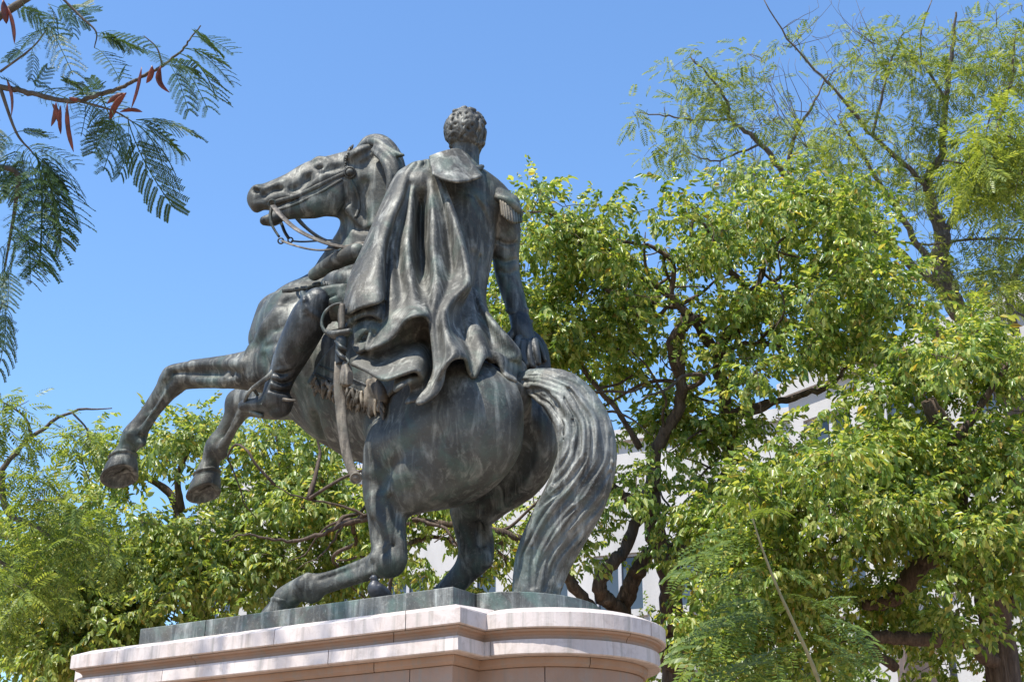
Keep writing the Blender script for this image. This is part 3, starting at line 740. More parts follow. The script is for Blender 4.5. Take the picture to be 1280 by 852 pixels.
def build_boot():
    g = Clay((1.3, 0.3, 4.3), (3.2, 1.45, 6.2), 0.0105); on = g.on
    t = lambda pts, k=0.05, n=SH, op='u', sub=4: g.tube(*T(pts), nrm=n, k=k, op=op, sub=sub)
    t([(398, 378, 0.770, 19), (388, 396, 0.770, 24), (377, 418, 0.770, 23.5), (364, 444, 0.760, 21), (354, 466, 0.750, 17.5), (347, 484, 0.750, 16.5), (344, 497, 0.750, 16.5)], 0.03)
    t([(352, 502, 0.730, 13), (340, 504, 0.740, 13.5), (322, 505, 0.770, 11), (306, 507, 0.800, 8)], 0.03)
    t([(358, 503, 0.720, 9), (354, 512, 0.720, 9), (346, 515, 0.730, 9)], 0.02)
    # boot creases
    on([(382, 372, 4, .4), (384, 386, 5, .4), (400, 398, 4, .4), (412, 402, 3, .4)], 0.015)          # boot top edge
    on([(378, 366, 3.5, .4), (381, 376, 4, .4)], 0.01)
    for a in ([(342, 471, 3, .4), (352, 474, 3.6, .4), (364, 470, 3, .5)], [(340, 480, 3, .4), (350, 484, 4, .4), (362, 481, 3, .5)],
              [(349, 462, 3, .4), (358, 460, 3.5, .5), (368, 455, 2, .5)], [(336, 491, 2.4, .3), (346, 494, 3, .4), (360, 497, 2.4, .4)]): on(a, 0.012)
    for a in ([(343, 476, 2, 0), (353, 479, 2.2, 0), (364, 475, 2, 0)], [(345, 466, 2, 0), (355, 467, 2.2, 0), (366, 462, 2, 0)], [(339, 487, 1.6, 0), (350, 490, 2, 0), (361, 489, 1.6, 0)]): on(a, 0.012, 's')
    return g
boot_clay = build_boot(); boot = boot_clay.skin('boot', M['bronze_dark'], rider)

# head, turned away; hair in short curls
hg = Clay((0.15, -0.55, 7.0), (1.2, 0.55, 7.98), 0.0075)
def hb(px, py, l, r, k=0.02, op='u', rot=None):
    c, m = H(px, py, l + L0); hg.ball(c, np.array(r) * m, k, op, rot)
FACE = unit(0.30 * RT + 0.95 * np.array([0, 1, 0])); FL = np.array([FACE @ FW, FACE @ LF, 0]); SL = np.array([FL[1], -FL[0], 0])
ROT = [FL, SL, np.array([0, 0, 1.0])]
hb(583, 168, -.06, (27, 22, 29), rot=ROT)
c0, m0 = H(583, 168, L0 - .06)
def hpnt(f, s, u): return c0 + (FL * f + SL * s + np.array([0, 0, 1]) * u) * m0
hg.tube([hpnt(8, 0, -12), hpnt(14, 0, -24)], [18 * m0, 12 * m0], k=0.03)                      # jaw
hg.tube([hpnt(-4, 0, -12), hpnt(-2, 0, -40)], [16 * m0, 15 * m0], k=0.03)                     # neck
hg.tube([hpnt(26, 0, -2), hpnt(31, 0, -9)], [3 * m0, 4.5 * m0], k=0.02)                        # nose
hg.tube([hpnt(24, 5, -18), hpnt(25, 0, -18), hpnt(24, -5, -18)], [2.6 * m0] * 3, k=0.01)       # lips
for s_ in (-1, 1):
    hg.ball(hpnt(23, s_ * 8, 1), np.array([3.5, 4.5, 3]) * m0, 0.012, 's', ROT); hg.ball(hpnt(21, s_ * 8, 1), np.array([3, 3.4, 2.4]) * m0, 0.004, 'u', ROT)
    hg.tube([hpnt(24, s_ * 4, 5), hpnt(23, s_ * 12, 5)], [2.4 * m0] * 2, k=0.015)
    e = [hpnt(3, s_ * 22, -9), hpnt(0, s_ * 23.5, -4), hpnt(-1, s_ * 24, 1), hpnt(3, s_ * 23.5, 3), hpnt(5, s_ * 22, -1)]
    hg.tube(e, [2.0 * m0, 2.4 * m0, 2.6 * m0, 2.2 * m0, 1.6 * m0], k=0.006); hg.ball(hpnt(2, s_ * 21.5, -2), np.array([3, 3, 5]) * m0, 0.01, 'u', ROT)
    hg.tube([hpnt(8, s_ * 21, 4), hpnt(9, s_ * 20, -8)], [3.4 * m0, 2.4 * m0], k=0.01)        # side whisker
head = hg.skin('head', M['bronze'], rider)
hrs = np.random.default_rng(11)
hair_g = Clay((0.15, -0.55, 7.0), (1.2, 0.55, 8.0), 0.0065)
hair_g.ball(hpnt(-1.5, 0, 3), np.array([27, 24.6, 28.6]) * m0, 0.01, 'u', ROT)
hair_g.tube([hpnt(-10, 13, -14), hpnt(-13, 0, -19), hpnt(-10, -13, -14)], [6 * m0, 6 * m0, 6 * m0], k=0.02)
hair_g.ball(hpnt(25, 0, -14), np.array([16, 30, 20]) * m0, 0.01, 's', ROT)
for i in range(62):
    # a curl: a short hooked tube lying on the skull
    while True:
        v = hrs.normal(size=3); v /= np.linalg.norm(v)
        if v[2] < -0.93 or (v[0] > 0.35 and v[2] < 0.3) or (i > 34 and (v[0] > -.1 or v[2] > 0.35)): continue
        break
    b1 = np.cross(v, hrs.normal(size=3)); b1 /= np.linalg.norm(b1); b2 = np.cross(v, b1)
    P = []; rad = hrs.uniform(4.2, 6.6)
    for a in np.linspace(0, hrs.uniform(3.4, 5.0), 7):
        off = (math.cos(a) * b1 + math.sin(a) * b2) * rad * (1 - a * 0.10)
        q = v * np.array([26, 23.5, 28]) + off + v * (0.6 + 0.25 * a)
        P.append(hpnt(q[0] - 1.5, q[1], q[2] + 3))
    hair_g.tube(P, np.linspace(3.4, 1.9, 7) * m0, k=0.003, sub=2)
hair = hair_g.skin('hair', M['bronze_cloak'], rider)

# ------------------------------------------------------------------ coat collar, epaulette
def lp(px, py, l): return l2w(H(px, py, l + L0)[0])
def sheet_mesh(name, grid, mat, parent, thick, sub=4, clay_vox=None):
    """grid[i][j] = world points; smooth patch with thickness"""
    G = np.array(grid, float); n, m_, _ = G.shape
    G = catmull(G.reshape(n, -1), sub).reshape(-1, m_, 3); G = catmull(G.transpose(1, 0, 2).reshape(m_, -1), sub).reshape(-1, G.shape[0], 3)
    a, b_, _ = G.shape; V = G.reshape(-1, 3); F = [(i * b_ + j, i * b_ + j + 1, (i + 1) * b_ + j + 1, (i + 1) * b_ + j) for i in range(a - 1) for j in range(b_ - 1)]
    o = mesh_obj(name, V, F, mat, parent, True)
    md = o.modifiers.new('thickness', 'SOLIDIFY'); md.thickness = thick; md.offset = 0
    return o
swept([lp(566, 208, .12), lp(574, 213, .14), lp(588, 214, .12), lp(599, 210, -.02)], [.05, .055, .055, .05], M['bronze'], 'coat_collar', rider, 10, 0.5, (0, 0.3, 1))
epau = rider
eg = Clay((-0.2, -0.6, 6.0), (1.2, 0.3, 7.3), 0.009)
eg.tube(*T([(606, 236, -.10, 9, 1), (622, 244, -.16, 11, 1), (638, 254, -.22, 12, 1)]), k=0.02)
eg.tube(*T([(622, 247, -.12, 5), (634, 251, -.14, 6), (645, 260, -.22, 6), (648, 268, -.34, 6)]), k=0.015)
eg.skin('epaulette_board', M['bronze'], epau)
for i in range(9):
    f = i / 8; x0, y0 = 626 + 23 * f, 252 + 8 * f + 3 * math.sin(f * 3.1); l_ = -.11 - .20 * f * f
    m_ = 0.0068
    swept([lp(x0, y0 - 2, l_), lp(x0 + 1.5, y0 + 10, l_), lp(x0 + 2.5, y0 + 20 - 4 * abs(f - .4), l_)], [1.9 * m_, 2.2 * m_, 1.9 * m_], M['bronze_pale'] if i < 5 else M['bronze'], 'epaulette_cord', epau, 8)

# right hand in its gauntlet, holding the hat
handg = Clay((-0.35, -0.75, 4.6), (0.65, 0.2, 6.0), 0.008)
def ht(pts, k=0.015, op='u'): handg.tube(*T(pts), k=k, op=op)
ht([(648, 394, -.40, 12), (652, 406, -.40, 13, 1.1), (655, 418, -.40, 13, 1.0), (660, 430, -.40, 11, .8)], 0.02)
for i, (x, y, x1, y1, x2, y2, dl) in enumerate(((648, 424, 645, 438, 650, 450, .06), (654, 428, 653, 444, 658, 456, .05), (661, 429, 662, 445, 666, 457, .03), (668, 426, 671, 441, 673, 453, .0))):
    ht([(x, y, -.39 + dl, 5), (x1, y1, -.37 + dl, 4.6), (x2, y2, -.38 + dl, 3.8)], 0.008)
ht([(644, 412, -.36, 5.5), (637, 424, -.33, 4.8), (638, 436, -.33, 4)], 0.01)
handg.skin('hand', M['bronze_dark'], rider)
hatg = Clay((-0.45, -0.95, 4.3), (0.8, 0.2, 5.9), 0.009)
def at(pts, k=0.02, op='u', w=None): hatg.tube(*T(pts), nrm=VIEW, k=k, op=op)
at([(636, 424, -.42, 8, .5), (652, 420, -.46, 13, .5), (668, 432, -.50, 14, .5), (676, 452, -.52, 12, .5), (676, 476, -.52, 12, .5)], 0.02)
at([(650, 432, -.44, 17, .45), (660, 450, -.47, 19, .45), (664, 474, -.48, 19, .45)], 0.03)
for a in ([(650, 418, -.40, 3), (660, 432, -.38, 3.4), (668, 450, -.38, 3.4), (672, 474, -.40, 3)], [(640, 428, -.38, 3), (648, 444, -.36, 3.2), (654, 466, -.36, 3)], [(664, 418, -.46, 3), (674, 430, -.46, 3.4), (681, 450, -.48, 3)]): at(a, 0.008)
hat = hatg.skin('hat', M['bronze_dark'], rider)

# ------------------------------------------------------------------ cloak: folds laid column by column, (px, py, metres towards us from the hanging plane)
ANCH = [(500, 210, .52), (600, 228, .22), (430, 385, .92), (478, 376, .92), (540, 490, .82), (590, 465, .62), (645, 445, .16), (540, 300, .50), (580, 340, .34)]
AA, bb_ = [], []
for x, y, l_ in ANCH:
    q = l2w(H(x, y, l_ + L0 * 0)[0]); dep = (q - EYE) @ FWV
    AA.append((1, (x - 540) / 100, (y - 350) / 100, ((x - 540) / 100) ** 2, ((x - 540) / 100) * ((y - 350) / 100))); bb_.append(dep)
COEF = np.linalg.lstsq(np.array(AA), np.array(bb_), rcond=None)[0]
def hang(x, y): u, v = (x - 540) / 100, (y - 350) / 100; return float(np.dot(COEF, (1, u, v, u * u, u * v)))
def cpt(x, y, d):
    dep = hang(x, y) - 0.07 - 1.6 * d; q = EYE + ray(x, y) * dep
    return q
def cloth(g, cols, r, nv=150, nu=14, clear=0.005, keep=True):
    """cols: polylines from top to hem; resampled and joined smoothly across"""
    C = []
    for c in cols:
        c = np.array(c, float); s = np.concatenate([[0], np.cumsum(np.linalg.norm(np.diff(c[:, :2], axis=0), axis=1))])
        sm = catmull(np.column_stack([c, s]), 12); ss = sm[:, 3]; ss = np.maximum.accumulate(ss)
        u = np.linspace(0, s[-1], nv); C.append(np.column_stack([np.interp(u, ss, sm[:, k]) for k in range(3)]))
    C = np.array(C); m_ = C.shape[0]
    G = catmull(C.reshape(m_, -1), nu).reshape(-1, nv, 3)
    Pw = np.array([[cpt(*p) for p in row] for row in G])
    if keep:      # stay outside the horse and the rider
        Pl = w2l(Pw); shp = Pl.shape; Pl = Pl.reshape(-1, 3); dirs = (Pw.reshape(-1, 3) - EYE); dirs /= np.linalg.norm(dirs, axis=1)[:, None]
        dl = np.stack([dirs @ FW, dirs @ LF, dirs[:, 2]], -1)
        for _ in range(40):
            sd = np.minimum(np.where(in_box(horse_clay, Pl), horse_clay.sample(Pl), 9), np.where(in_box(rider_clay, Pl), rider_clay.sample(Pl), 9))
            bad = sd < clear
            if not bad.any(): break
            Pl[bad] -= dl[bad] * 0.02
        Pl = Pl.reshape(shp)
        for _ in range(2):
            Pl[1:-1] = (Pl[:-2] + 2 * Pl[1:-1] + Pl[2:]) / 4; Pl[:, 1:-1] = (Pl[:, :-2] + 2 * Pl[:, 1:-1] + Pl[:, 2:]) / 4
    else: Pl = w2l(Pw)
    g.sheet(Pl, r)
def in_box(g, p): return np.all((p > g.lo) & (p < g.lo + (g.n - 1) * g.vox), axis=-1)
cg = Clay((-0.35, -0.65, 4.55), (2.35, 1.55, 7.55), 0.011)
RTH = 0.017
MAIN = [
 [(513, 207, -.05), (497, 218, -.02), (484, 243, .0), (471, 272, .02), (451, 318, .03), (439, 345, .05), (432, 376, .06), (429, 396, .04)],
 [(516, 205, .03), (502, 220, .06), (490, 245, .08), (478, 274, .10), (461, 318, .11), (452, 345, .12), (447, 370, .13), (446, 386, .12)],
 [(519, 204, .05), (508, 221, .08), (499, 247, .11), (488, 274, .12), (477, 310, .13), (473, 340, .14), (472, 362, .15), (472, 378, .15)],
 [(520, 204, .04), (510, 223, .06), (502, 248, .07), (491, 275, .06), (481, 310, .05), (479, 340, .04), (479, 362, .04), (478, 377, .04)],
 [(521, 204, .02), (512, 224, .00), (504, 249, -.03), (493, 276, -.07), (484, 310, -.10), (482, 340, -.12), (482, 370, -.12), (478, 396, -.08), (466, 424, -.02), (458, 432, .02)],
 [(523, 203, .04), (514, 222, .04), (508, 246, .04), (500, 272, .03), (490, 306, .02), (488, 335, .02), (488, 366, .03), (484, 398, .04), (476, 420, .04), (470, 433, .05)],
 [(525, 203, .03), (517, 222, .02), (512, 246, .01), (505, 275, -.02), (497, 306, -.02), (499, 340, -.02), (504, 368, .01), (503, 388, .05), (498, 402, .08), (490, 422, .06)],
 [(527, 203, .05), (519, 222, .05), (514, 250, .05), (512, 280, .05), (510, 312, .05), (514, 346, .05), (519, 374, .07), (519, 386, .10), (514, 393, .13), (507, 400, .14)],
 [(529, 202, .02), (523, 222, .00), (521, 248, -.03), (519, 280, -.07), (518, 312, -.09), (521, 346, -.07), (527, 370, .0), (528, 384, .08), (527, 391, .13), (524, 394, .15)],
 [(531, 202, .00), (528, 222, -.03), (528, 248, -.07), (527, 280, -.13), (527, 312, -.15), (529, 340, -.14), (532, 364, -.03), (533, 384, .06), (535, 394, .10), (537, 403, .10)],
 [(533, 201, .02), (533, 222, .00), (534, 248, -.01), (535, 280, -.04), (535, 312, -.05), (538, 340, -.05), (538, 366, .03), (536, 390, .07), (540, 416, .06), (545, 438, .00), (548, 462, -.08)],
 [(535, 201, .05), (537, 222, .06), (539, 248, .07), (541, 280, .07), (541, 312, .07), (545, 344, .07), (543, 370, .09), (540, 396, .10), (543, 430, .08), (545, 458, .05), (542, 480, .02), (531, 494, .04), (522, 501, .05)],
 [(537, 201, .04), (542, 222, .05), (546, 250, .05), (549, 280, .04), (552, 312, .02), (555, 340, .02), (553, 364, .06), (547, 396, .08), (548, 430, .07), (551, 458, .06), (552, 478, .06), (544, 492, .06), (534, 499, .06)],
 [(539, 202, .03), (546, 224, .03), (553, 252, .02), (558, 280, .00), (562, 312, -.03), (564, 340, -.03), (561, 358, .03), (551, 390, .10), (552, 412, .12), (556, 436, .11), (557, 452, .10), (552, 466, .09), (545, 478, .08)],
 [(541, 203, .04), (549, 226, .05), (558, 252, .06), (567, 282, .06), (574, 312, .05), (578, 340, .05), (574, 360, .08), (556, 390, .12), (557, 412, .16), (563, 430, .18), (568, 440, .19), (566, 445, .19), (560, 452, .18)],
 [(542, 205, .02), (551, 228, .04), (562, 255, .06), (572, 286, .07), (580, 316, .08), (585, 342, .09), (584, 357, .12), (568, 378, .06), (563, 402, .03), (567, 422, .07), (574, 436, .14), (578, 442, .16), (580, 447, .15)],
 [(542, 206, -.03), (552, 230, -.04), (564, 258, -.04), (575, 288, -.04), (583, 318, -.04), (588, 345, -.02), (586, 362, .02), (575, 382, -.02), (575, 402, -.03), (579, 422, -.02), (584, 440, .02), (586, 456, .04), (587, 466, .04)],
 [(543, 208, -.10), (553, 232, -.14), (565, 262, -.15), (575, 292, -.16), (582, 320, -.17), (585, 350, -.15), (583, 370, -.08), (580, 388, -.04), (584, 406, .0), (588, 424, .02), (592, 442, .04), (594, 458, .05), (594, 470, .05)],
 [(584, 356, -.16), (588, 366, -.14), (590, 376, -.12), (592, 386, -.08), (594, 398, -.02), (598, 412, .03), (602, 426, .06), (605, 438, .08), (606, 446, .08)],
 [(590, 360, -.17), (594, 370, -.16), (598, 380, -.13), (602, 392, -.08), (606, 404, -.05), (610, 418, -.03), (614, 432, -.02), (618, 444, .0), (620, 452, .0)],
 [(594, 364, -.15), (598, 374, -.12), (603, 386, -.06), (610, 396, .0), (618, 406, .04), (628, 417, .06), (638, 429, .07), (646, 440, .06), (642, 448, .05)],
 [(596, 366, -.2), (601, 376, -.17), (607, 388, -.12), (614, 398, -.07), (622, 408, -.04), (632, 419, -.02), (642, 431, -.01), (649, 442, -.02), (650, 454, -.03)],
]
cloth(cg, MAIN, RTH)
# ruffles of the hem seen from below: short turned-under bands
BANDS = [
 [[(431, 390, .00), (436, 398, .02), (436, 406, .0)], [(446, 380, .04), (449, 390, .06), (449, 396, .06)], [(462, 376, .04), (463, 386, .08), (463, 393, .08)], [(474, 374, .0), (475, 388, .06), (474, 398, .05)], [(480, 376, -.06), (481, 392, -.04), (479, 404, -.05)]],
 [[(436, 404, -.04), (443, 416, -.03), (446, 428, -.03)], [(450, 398, -.01), (453, 408, .02), (455, 415, .02)], [(462, 396, .0), (464, 404, .03), (466, 410, .03)], [(474, 398, -.03), (473, 408, .01), (471, 415, .01)], [(480, 400, -.08), (478, 414, -.06), (472, 424, -.05)]],
 [[(440, 428, -.06), (444, 436, -.04), (447, 440, -.03)], [(458, 424, -.06), (460, 430, -.02), (462, 434, .0)], [(475, 418, -.06), (478, 424, -.01), (480, 428, .01)], [(492, 402, -.06), (495, 412, .0), (496, 418, .03)]],
 # inside of the arch
 [[(496, 404, -.04), (474, 430, -.06), (452, 444, -.07), (440, 455, -.05)], [(512, 396, -.02), (500, 426, -.12), (478, 446, -.09), (458, 463, -.04)], [(526, 396, -.0), (520, 424, -.14), (503, 443, -.06), (480, 474, .02)], [(536, 402, -.02), (530, 424, -.15), (516, 440, -.04), (502, 468, .06)], [(542, 416, -.04), (537, 432, -.15), (527, 444, -.02), (520, 463, .08)], [(546, 434, -.06), (541, 446, -.14), (533, 456, -.05), (527, 474, .0)], [(548, 452, -.06), (543, 464, -.14), (536, 472, -.12), (522, 480, -.08)]],
 [[(502, 466, -.12), (496, 474, -.05), (494, 488, -.02)], [(512, 466, -.10), (507, 475, .0), (500, 484, .02)], [(526, 464, -.10), (521, 472, .0), (511, 478, .01)], [(538, 468, -.14), (531, 482, -.08), (515, 490, -.08)], [(544, 476, -.10), (534, 494, -.06), (508, 503, -.04)]],
 # right end curl
 [[(604, 440, .02), (608, 446, .0), (612, 452, -.02)], [(616, 440, .05), (619, 446, .05), (622, 452, .04)], [(626, 444, .06), (628, 452, .06), (628, 462, .05)], [(634, 448, .02), (636, 458, .02), (632, 470, .02)], [(642, 446, .0), (646, 458, -.02), (644, 476, -.04)], [(650, 450, -.06), (654, 466, -.08), (650, 486, -.10)]],
]
for q_, b_ in enumerate(BANDS): cloth(cg, b_, RTH, nv=60, nu=16, keep=q_ > 4)
cg.smooth(1)
cloak = cg.skin('cloak', M['bronze_cloak'], statue)
# wide collar of the cloak
CG = [[(538, 196, .05), (539, 204, .09), (541, 211, .12), (542, 218, .15)], [(549, 192, .05), (551, 203, .09), (553, 214, .12), (555, 224, .16)], [(561, 188.5, .03), (565, 201, .07), (568, 214, .11), (570, 227, .16)],
      [(571, 187, .0), (577, 200, .03), (582, 213, .07), (586, 225.5, .12)], [(578, 190, -.04), (586, 201, .0), (593, 211, .04), (599, 221, .11)], [(581, 193, -.08), (589, 203, -.06), (596, 212, -.02), (602, 219, .05)]]
cclay = Clay((0.2, -0.5, 6.4), (1.8, 1.2, 7.7), 0.0075)
cloth(cclay, CG, 0.013, nv=110, nu=26, clear=0.02); cclay.smooth(1)
cclay.skin('collar', M['bronze_cloak'], cloak)
# ------------------------------------------------------------------ saddle cloth with fleece fringe
def sheet_pts(rows, clay, off):
    return [[onface(x, y, off, clay)[0] for x, y in row] for row in rows]
saddle = empty('saddle_cloth', (0, 0, 0), statue); saddle.location = -parent_loc(statue)
sg = Clay((0.5, 0.3, 4.6), (2.6, 1.4, 6.2), 0.010)
def on_sheet(g, rows, off, r, nu=22):
    G = np.array([[w2l(onface(x, y, off)[0]) for x, y in row] for row in rows]); n, m_, _ = G.shape
    G = catmull(G.reshape(n, -1), nu).reshape(-1, m_, 3); G = catmull(G.transpose(1, 0, 2).reshape(m_, -1), nu)
    g.sheet(G.reshape(-1, 3), r)
on_sheet(sg, [[(440, 395), (425, 425), (404, 450), (387, 478)], [(470, 415), (448, 445), (430, 465), (418, 486)], [(500, 440), (478, 462), (462, 480), (455, 494)], [(530, 455), (505, 475), (488, 492), (478, 500)]], 0.03, 0.02)
sg.smooth(1); sg.skin('cloth_panel', M['bronze'], saddle)
strap([(398, 456), (412, 462), (428, 468), (448, 477), (470, 486)], 3.2, 'piping', saddle, M['bronze_dark'], 0.06)
strap([(391, 466), (406, 472), (424, 479), (446, 488), (466, 496)], 3.2, 'piping', saddle, M['bronze_dark'], 0.06)
fr = np.random.default_rng(5)
for row in range(2):
    for i in range(24):
        f = (i + fr.uniform(-.3, .3)) / 23; x0 = 391 + 84 * f + row * 3; y0 = 470 + 26 * f + row * 10.0 + fr.uniform(-2, 2)
        bend = fr.uniform(-6, 3); ln = fr.uniform(15, 23) * (.8 if row else 1) * (0.8 + .4 * f)
        pts = []; off = 0.066 - row * 0.012
        for t_ in (0, .3, .65, 1): pts.append(onface(x0 + bend * t_ + 1.8 * math.sin(t_ * 4 + i * 2.1), y0 + ln * t_, off + 0.014 * math.sin(t_ * 3.1 + row))[0])
        swept(pts, [.009, .016, .017, .004], M['bronze_pale'], 'fleece_lock', saddle, 7, sub=3)
bg_ = Clay((0.8, 0.5, 4.6), (1.9, 1.4, 5.5), 0.009)      # rolled end of the fleece behind the leg
for a in ([(462, 478), (470, 490), (474, 505)], [(468, 476), (478, 488), (482, 500)], [(460, 488), (462, 500), (458, 512)], [(474, 482), (480, 496), (474, 512)], [(466, 494), (468, 506), (464, 518)]):
    P = [w2l(onface(x, y, 0.05)[0]) for x, y in a]; bg_.tube(P, [.03, .045, .02], k=0.015)
bg_.skin('fleece_roll', M['bronze_pale'], saddle)

# ------------------------------------------------------------------ breast strap, holster and stirrup
strap([(353, 364), (362, 362.5), (376, 361), (390, 358), (400, 355)], 5.5, 'breast_strap', horse, M['bronze'], 0.02)
strap([(382, 364), (386, 376), (386, 388)], 7, 'saddle_flap_edge', saddle, M['bronze'], 0.03)
hol = Clay((1.0, 0.1, 5.6), (2.8, 1.2, 7.0), 0.010)
hol.tube(*T([(393, 343, .38, 8), (408, 334, .42, 10), (425, 324, .44, 11), (446, 316, .44, 12)]), k=0.02)
hol.skin('pistol_holster', M['bronze'], saddle)
hol = Clay((1.0, 0.1, 5.4), (2.8, 1.3, 6.8), 0.010)
hol.tube(*T([(408, 354, .50, 7), (418, 350, .54, 11), (432, 350, .58, 14), (450, 352, .58, 15)]), k=0.02)
for i in range(7): hol.tube(*T([(404 + 3.2 * i, 352 + .6 * i, .60 + i * .006, 1.6), (406 + 3.2 * i, 357 + .6 * i, .60 + i * .006, 1.3)]), k=0.004)
hol.skin('holster_cover', M['bronze'], saddle)
stir = empty('stirrup', (0, 0, 0), statue); stir.location = -parent_loc(statue)
mm = 0.0066
def bar(pts, r, name, parent, mat, sides=8, flat=None, up=None): return swept([lp(*p) for p in pts], np.array(r) * mm, mat, name, parent, sides, flat, up)
bar([(346, 458, .82), (336, 470, .86), (323, 480, .88), (315, 486, .88)], [3.2, 3, 2.8, 2.6], 'stirrup_leather', stir, M['bronze'], 8, .45, -FWV)
bar([(316, 485, .87), (310, 492, .86), (306, 503, .83), (308, 511, .80), (318, 516, .78), (328, 520, .76)], [2.2, 2.2, 2.2, 2.4, 2.6, 2.2], 'stirrup_bow', stir, M['bronze'])
bar([(316, 485, .87), (322, 494, .80), (326, 508, .72), (328, 520, .76)], [2.0, 1.8, 1.8, 2.0], 'stirrup_bow', stir, M['bronze_dark'])
bar([(298, 505, .80), (312, 505, .80), (328, 505, .82)], [1.3, 1.6, 1.3], 'foot_plate', stir, M['bronze'])
bar([(354, 499, .80), (362, 500, .80), (370, 500, .80)], [2.2, 1.8, .8], 'spur', rider, M['bronze_pale'])

# ------------------------------------------------------------------ sabre
sword = empty('sabre', (0, 0, 0), statue); sword.location = -parent_loc(statue)
SWL = .98
bar([(428, 380, SWL), (427, 392, SWL), (427, 404, SWL), (427, 412, SWL)], [3.2, 4.2, 4, 3.6], 'grip', sword, M['bronze_pale'])
bar([(428, 379, SWL), (418, 381, SWL + .02), (408, 388, SWL + .03), (403, 398, SWL + .03), (403, 408, SWL + .03), (409, 416, SWL + .02), (420, 418, SWL)], [1.8, 1.8, 1.8, 1.8, 2.0, 2.4, 3.0], 'knuckle_bow', sword, M['bronze'])
gq = lp(425, 417, SWL)
gg = Clay((0.8, 0.8, 5.2), (2.2, 1.5, 6.0), 0.008)
gg.tube(*T([(408, 414, SWL, 3.5), (416, 418, SWL, 5, 1.6), (427, 418.5, SWL, 6, 1.8), (437, 414, SWL, 4, 1.2)]), k=0.01); gg.skin('guard', M['bronze'], sword)
bar([(427, 418, SWL), (427, 432, SWL), (425, 446, SWL - .01), (425, 456, SWL - .01)], [6.5, 6.5, 5.5, 4.8], 'sword_knot_strap', sword, M['bronze_dark'], 10)
bar([(420, 426, SWL + .02), (426, 433, SWL + .05), (433, 437, SWL + .02)], [2.2, 2.6, 2.2], 'sword_knot_strap', sword, M['bronze_dark'])
bar([(421, 438, SWL + .02), (427, 445, SWL + .05), (433, 449, SWL + .02)], [2.2, 2.6, 2.2], 'sword_knot_strap', sword, M['bronze_dark'])
bar([(425, 452, SWL - .01), (424, 480, SWL - .02), (426, 510, SWL - .03), (429, 540, SWL - .04), (433, 565, SWL - .05), (439, 585, SWL - .06), (446, 598, SWL - .07)], [6, 6, 5.8, 5.6, 5.4, 5, 4.6], 'scabbard', sword, M['bronze_pale'], 12, .45, -FWV)
lathe('scabbard_tip', lp(445, 597, SWL - .07), -FWV, [(6.2 * mm, -.02), (6.2 * mm, .02), (5 * mm, .028), (4.4 * mm, .02), (3 * mm, .026), (.1 * mm, .034)], M['bronze_pale'], sword, 16)
tq = Clay((0.9, 0.9, 4.8), (2.1, 1.45, 5.7), 0.007)
tq.tube(*T([(432, 454, SWL - L0 * 0 + .0, 4), (433, 460, SWL, 6.5), (433, 470, SWL, 8), (433, 477, SWL, 7)]), k=0.006)
for i in range(9):
    a = -1 + 2 * i / 8; tq.tube(*T([(432 + a * 3, 456, SWL + .04 * math.cos(a * 1.5), 1.6), (433 + a * 7, 468, SWL + .055 * math.cos(a * 1.5), 1.8), (433 + a * 7.5, 480, SWL + .05 * math.cos(a * 1.5), 1.4)]), k=0.004)
tq.skin('tassel', M['bronze_pale'], sword)
bar([(431, 446, SWL + .03), (436, 452, SWL + .03), (433, 456, SWL + .02)], [1.4, 1.4, 1.4], 'tassel_cord', sword, M['bronze'])

# ------------------------------------------------------------------ pigeon on the base
def plain(name, stops, rough=0.6, scale=20):
    m, n, l, b = mat_new(name); p = world_pos(n, l)
    l.new(ramp(n, l, nz(n, l, p, scale, 4, .6).outputs[0], stops).outputs[0], b.inputs['Base Color']); b.inputs['Roughness'].default_value = rough; return m
M['feather'] = plain('dark_feather', [(.3, (.018, .02, .026)), (.7, (.05, .052, .06))], .45, 30)
M['beak'] = plain('beak', [(.3, (.05, .045, .04)), (.7, (.09, .08, .07))], .4)
bz = BZ1; bq, bm_ = H(473, 750, .80); bq = np.array([bq[0], .80, bz])
pigeon = empty('pigeon', l2w(bq)); tag(pigeon, 'dark pigeon perched on the edge of the bronze base under the hind leg', 'pigeon')
pg = Clay(bq - [.3, .3, .02], bq + [.3, .3, .36], 0.005)
def pp(a, l_, z): return bq + np.array([.25 * a - .97 * l_, .97 * a + .25 * l_, z]) * np.array([.85, .85, .85])
pg.tube([pp(.05, 0, .12), pp(.02, 0, .10), pp(-.05, 0, .08), pp(-.14, 0, .05)], [.042, .058, .05, .014], k=0.01)
pg.tube([pp(.04, 0, .13), pp(.045, 0, .165), pp(.05, 0, .185)], [.04, .026, .022], k=0.012)
pg.ball(pp(.055, 0, .195), (.026, .024, .024), 0.008)
for s_ in (-1, 1): pg.tube([pp(.03, s_ * .045, .12), pp(-.04, s_ * .045, .085), pp(-.12, s_ * .02, .06)], [.024, .022, .01], k=0.006)
pg.skin('body', M['feather'], pigeon)
swept([l2w(pp(.075, 0, .194)), l2w(pp(.088, 0, .190)), l2w(pp(.10, 0, .184))], [.007, .005, .001], M['beak'], 'beak', pigeon, 8)
for s_ in (-1, 1):
    swept([l2w(pp(.0, s_ * .02, .05)), l2w(pp(.005, s_ * .02, .02)), l2w(pp(.005, s_ * .02, .004))], [.008, .005, .005], M['beak'], 'leg', pigeon, 6)
    swept([l2w(pp(-.01, s_ * .02, .004)), l2w(pp(.03, s_ * .022, .004))], [.005, .003], M['beak'], 'foot', pigeon, 6, sub=1)
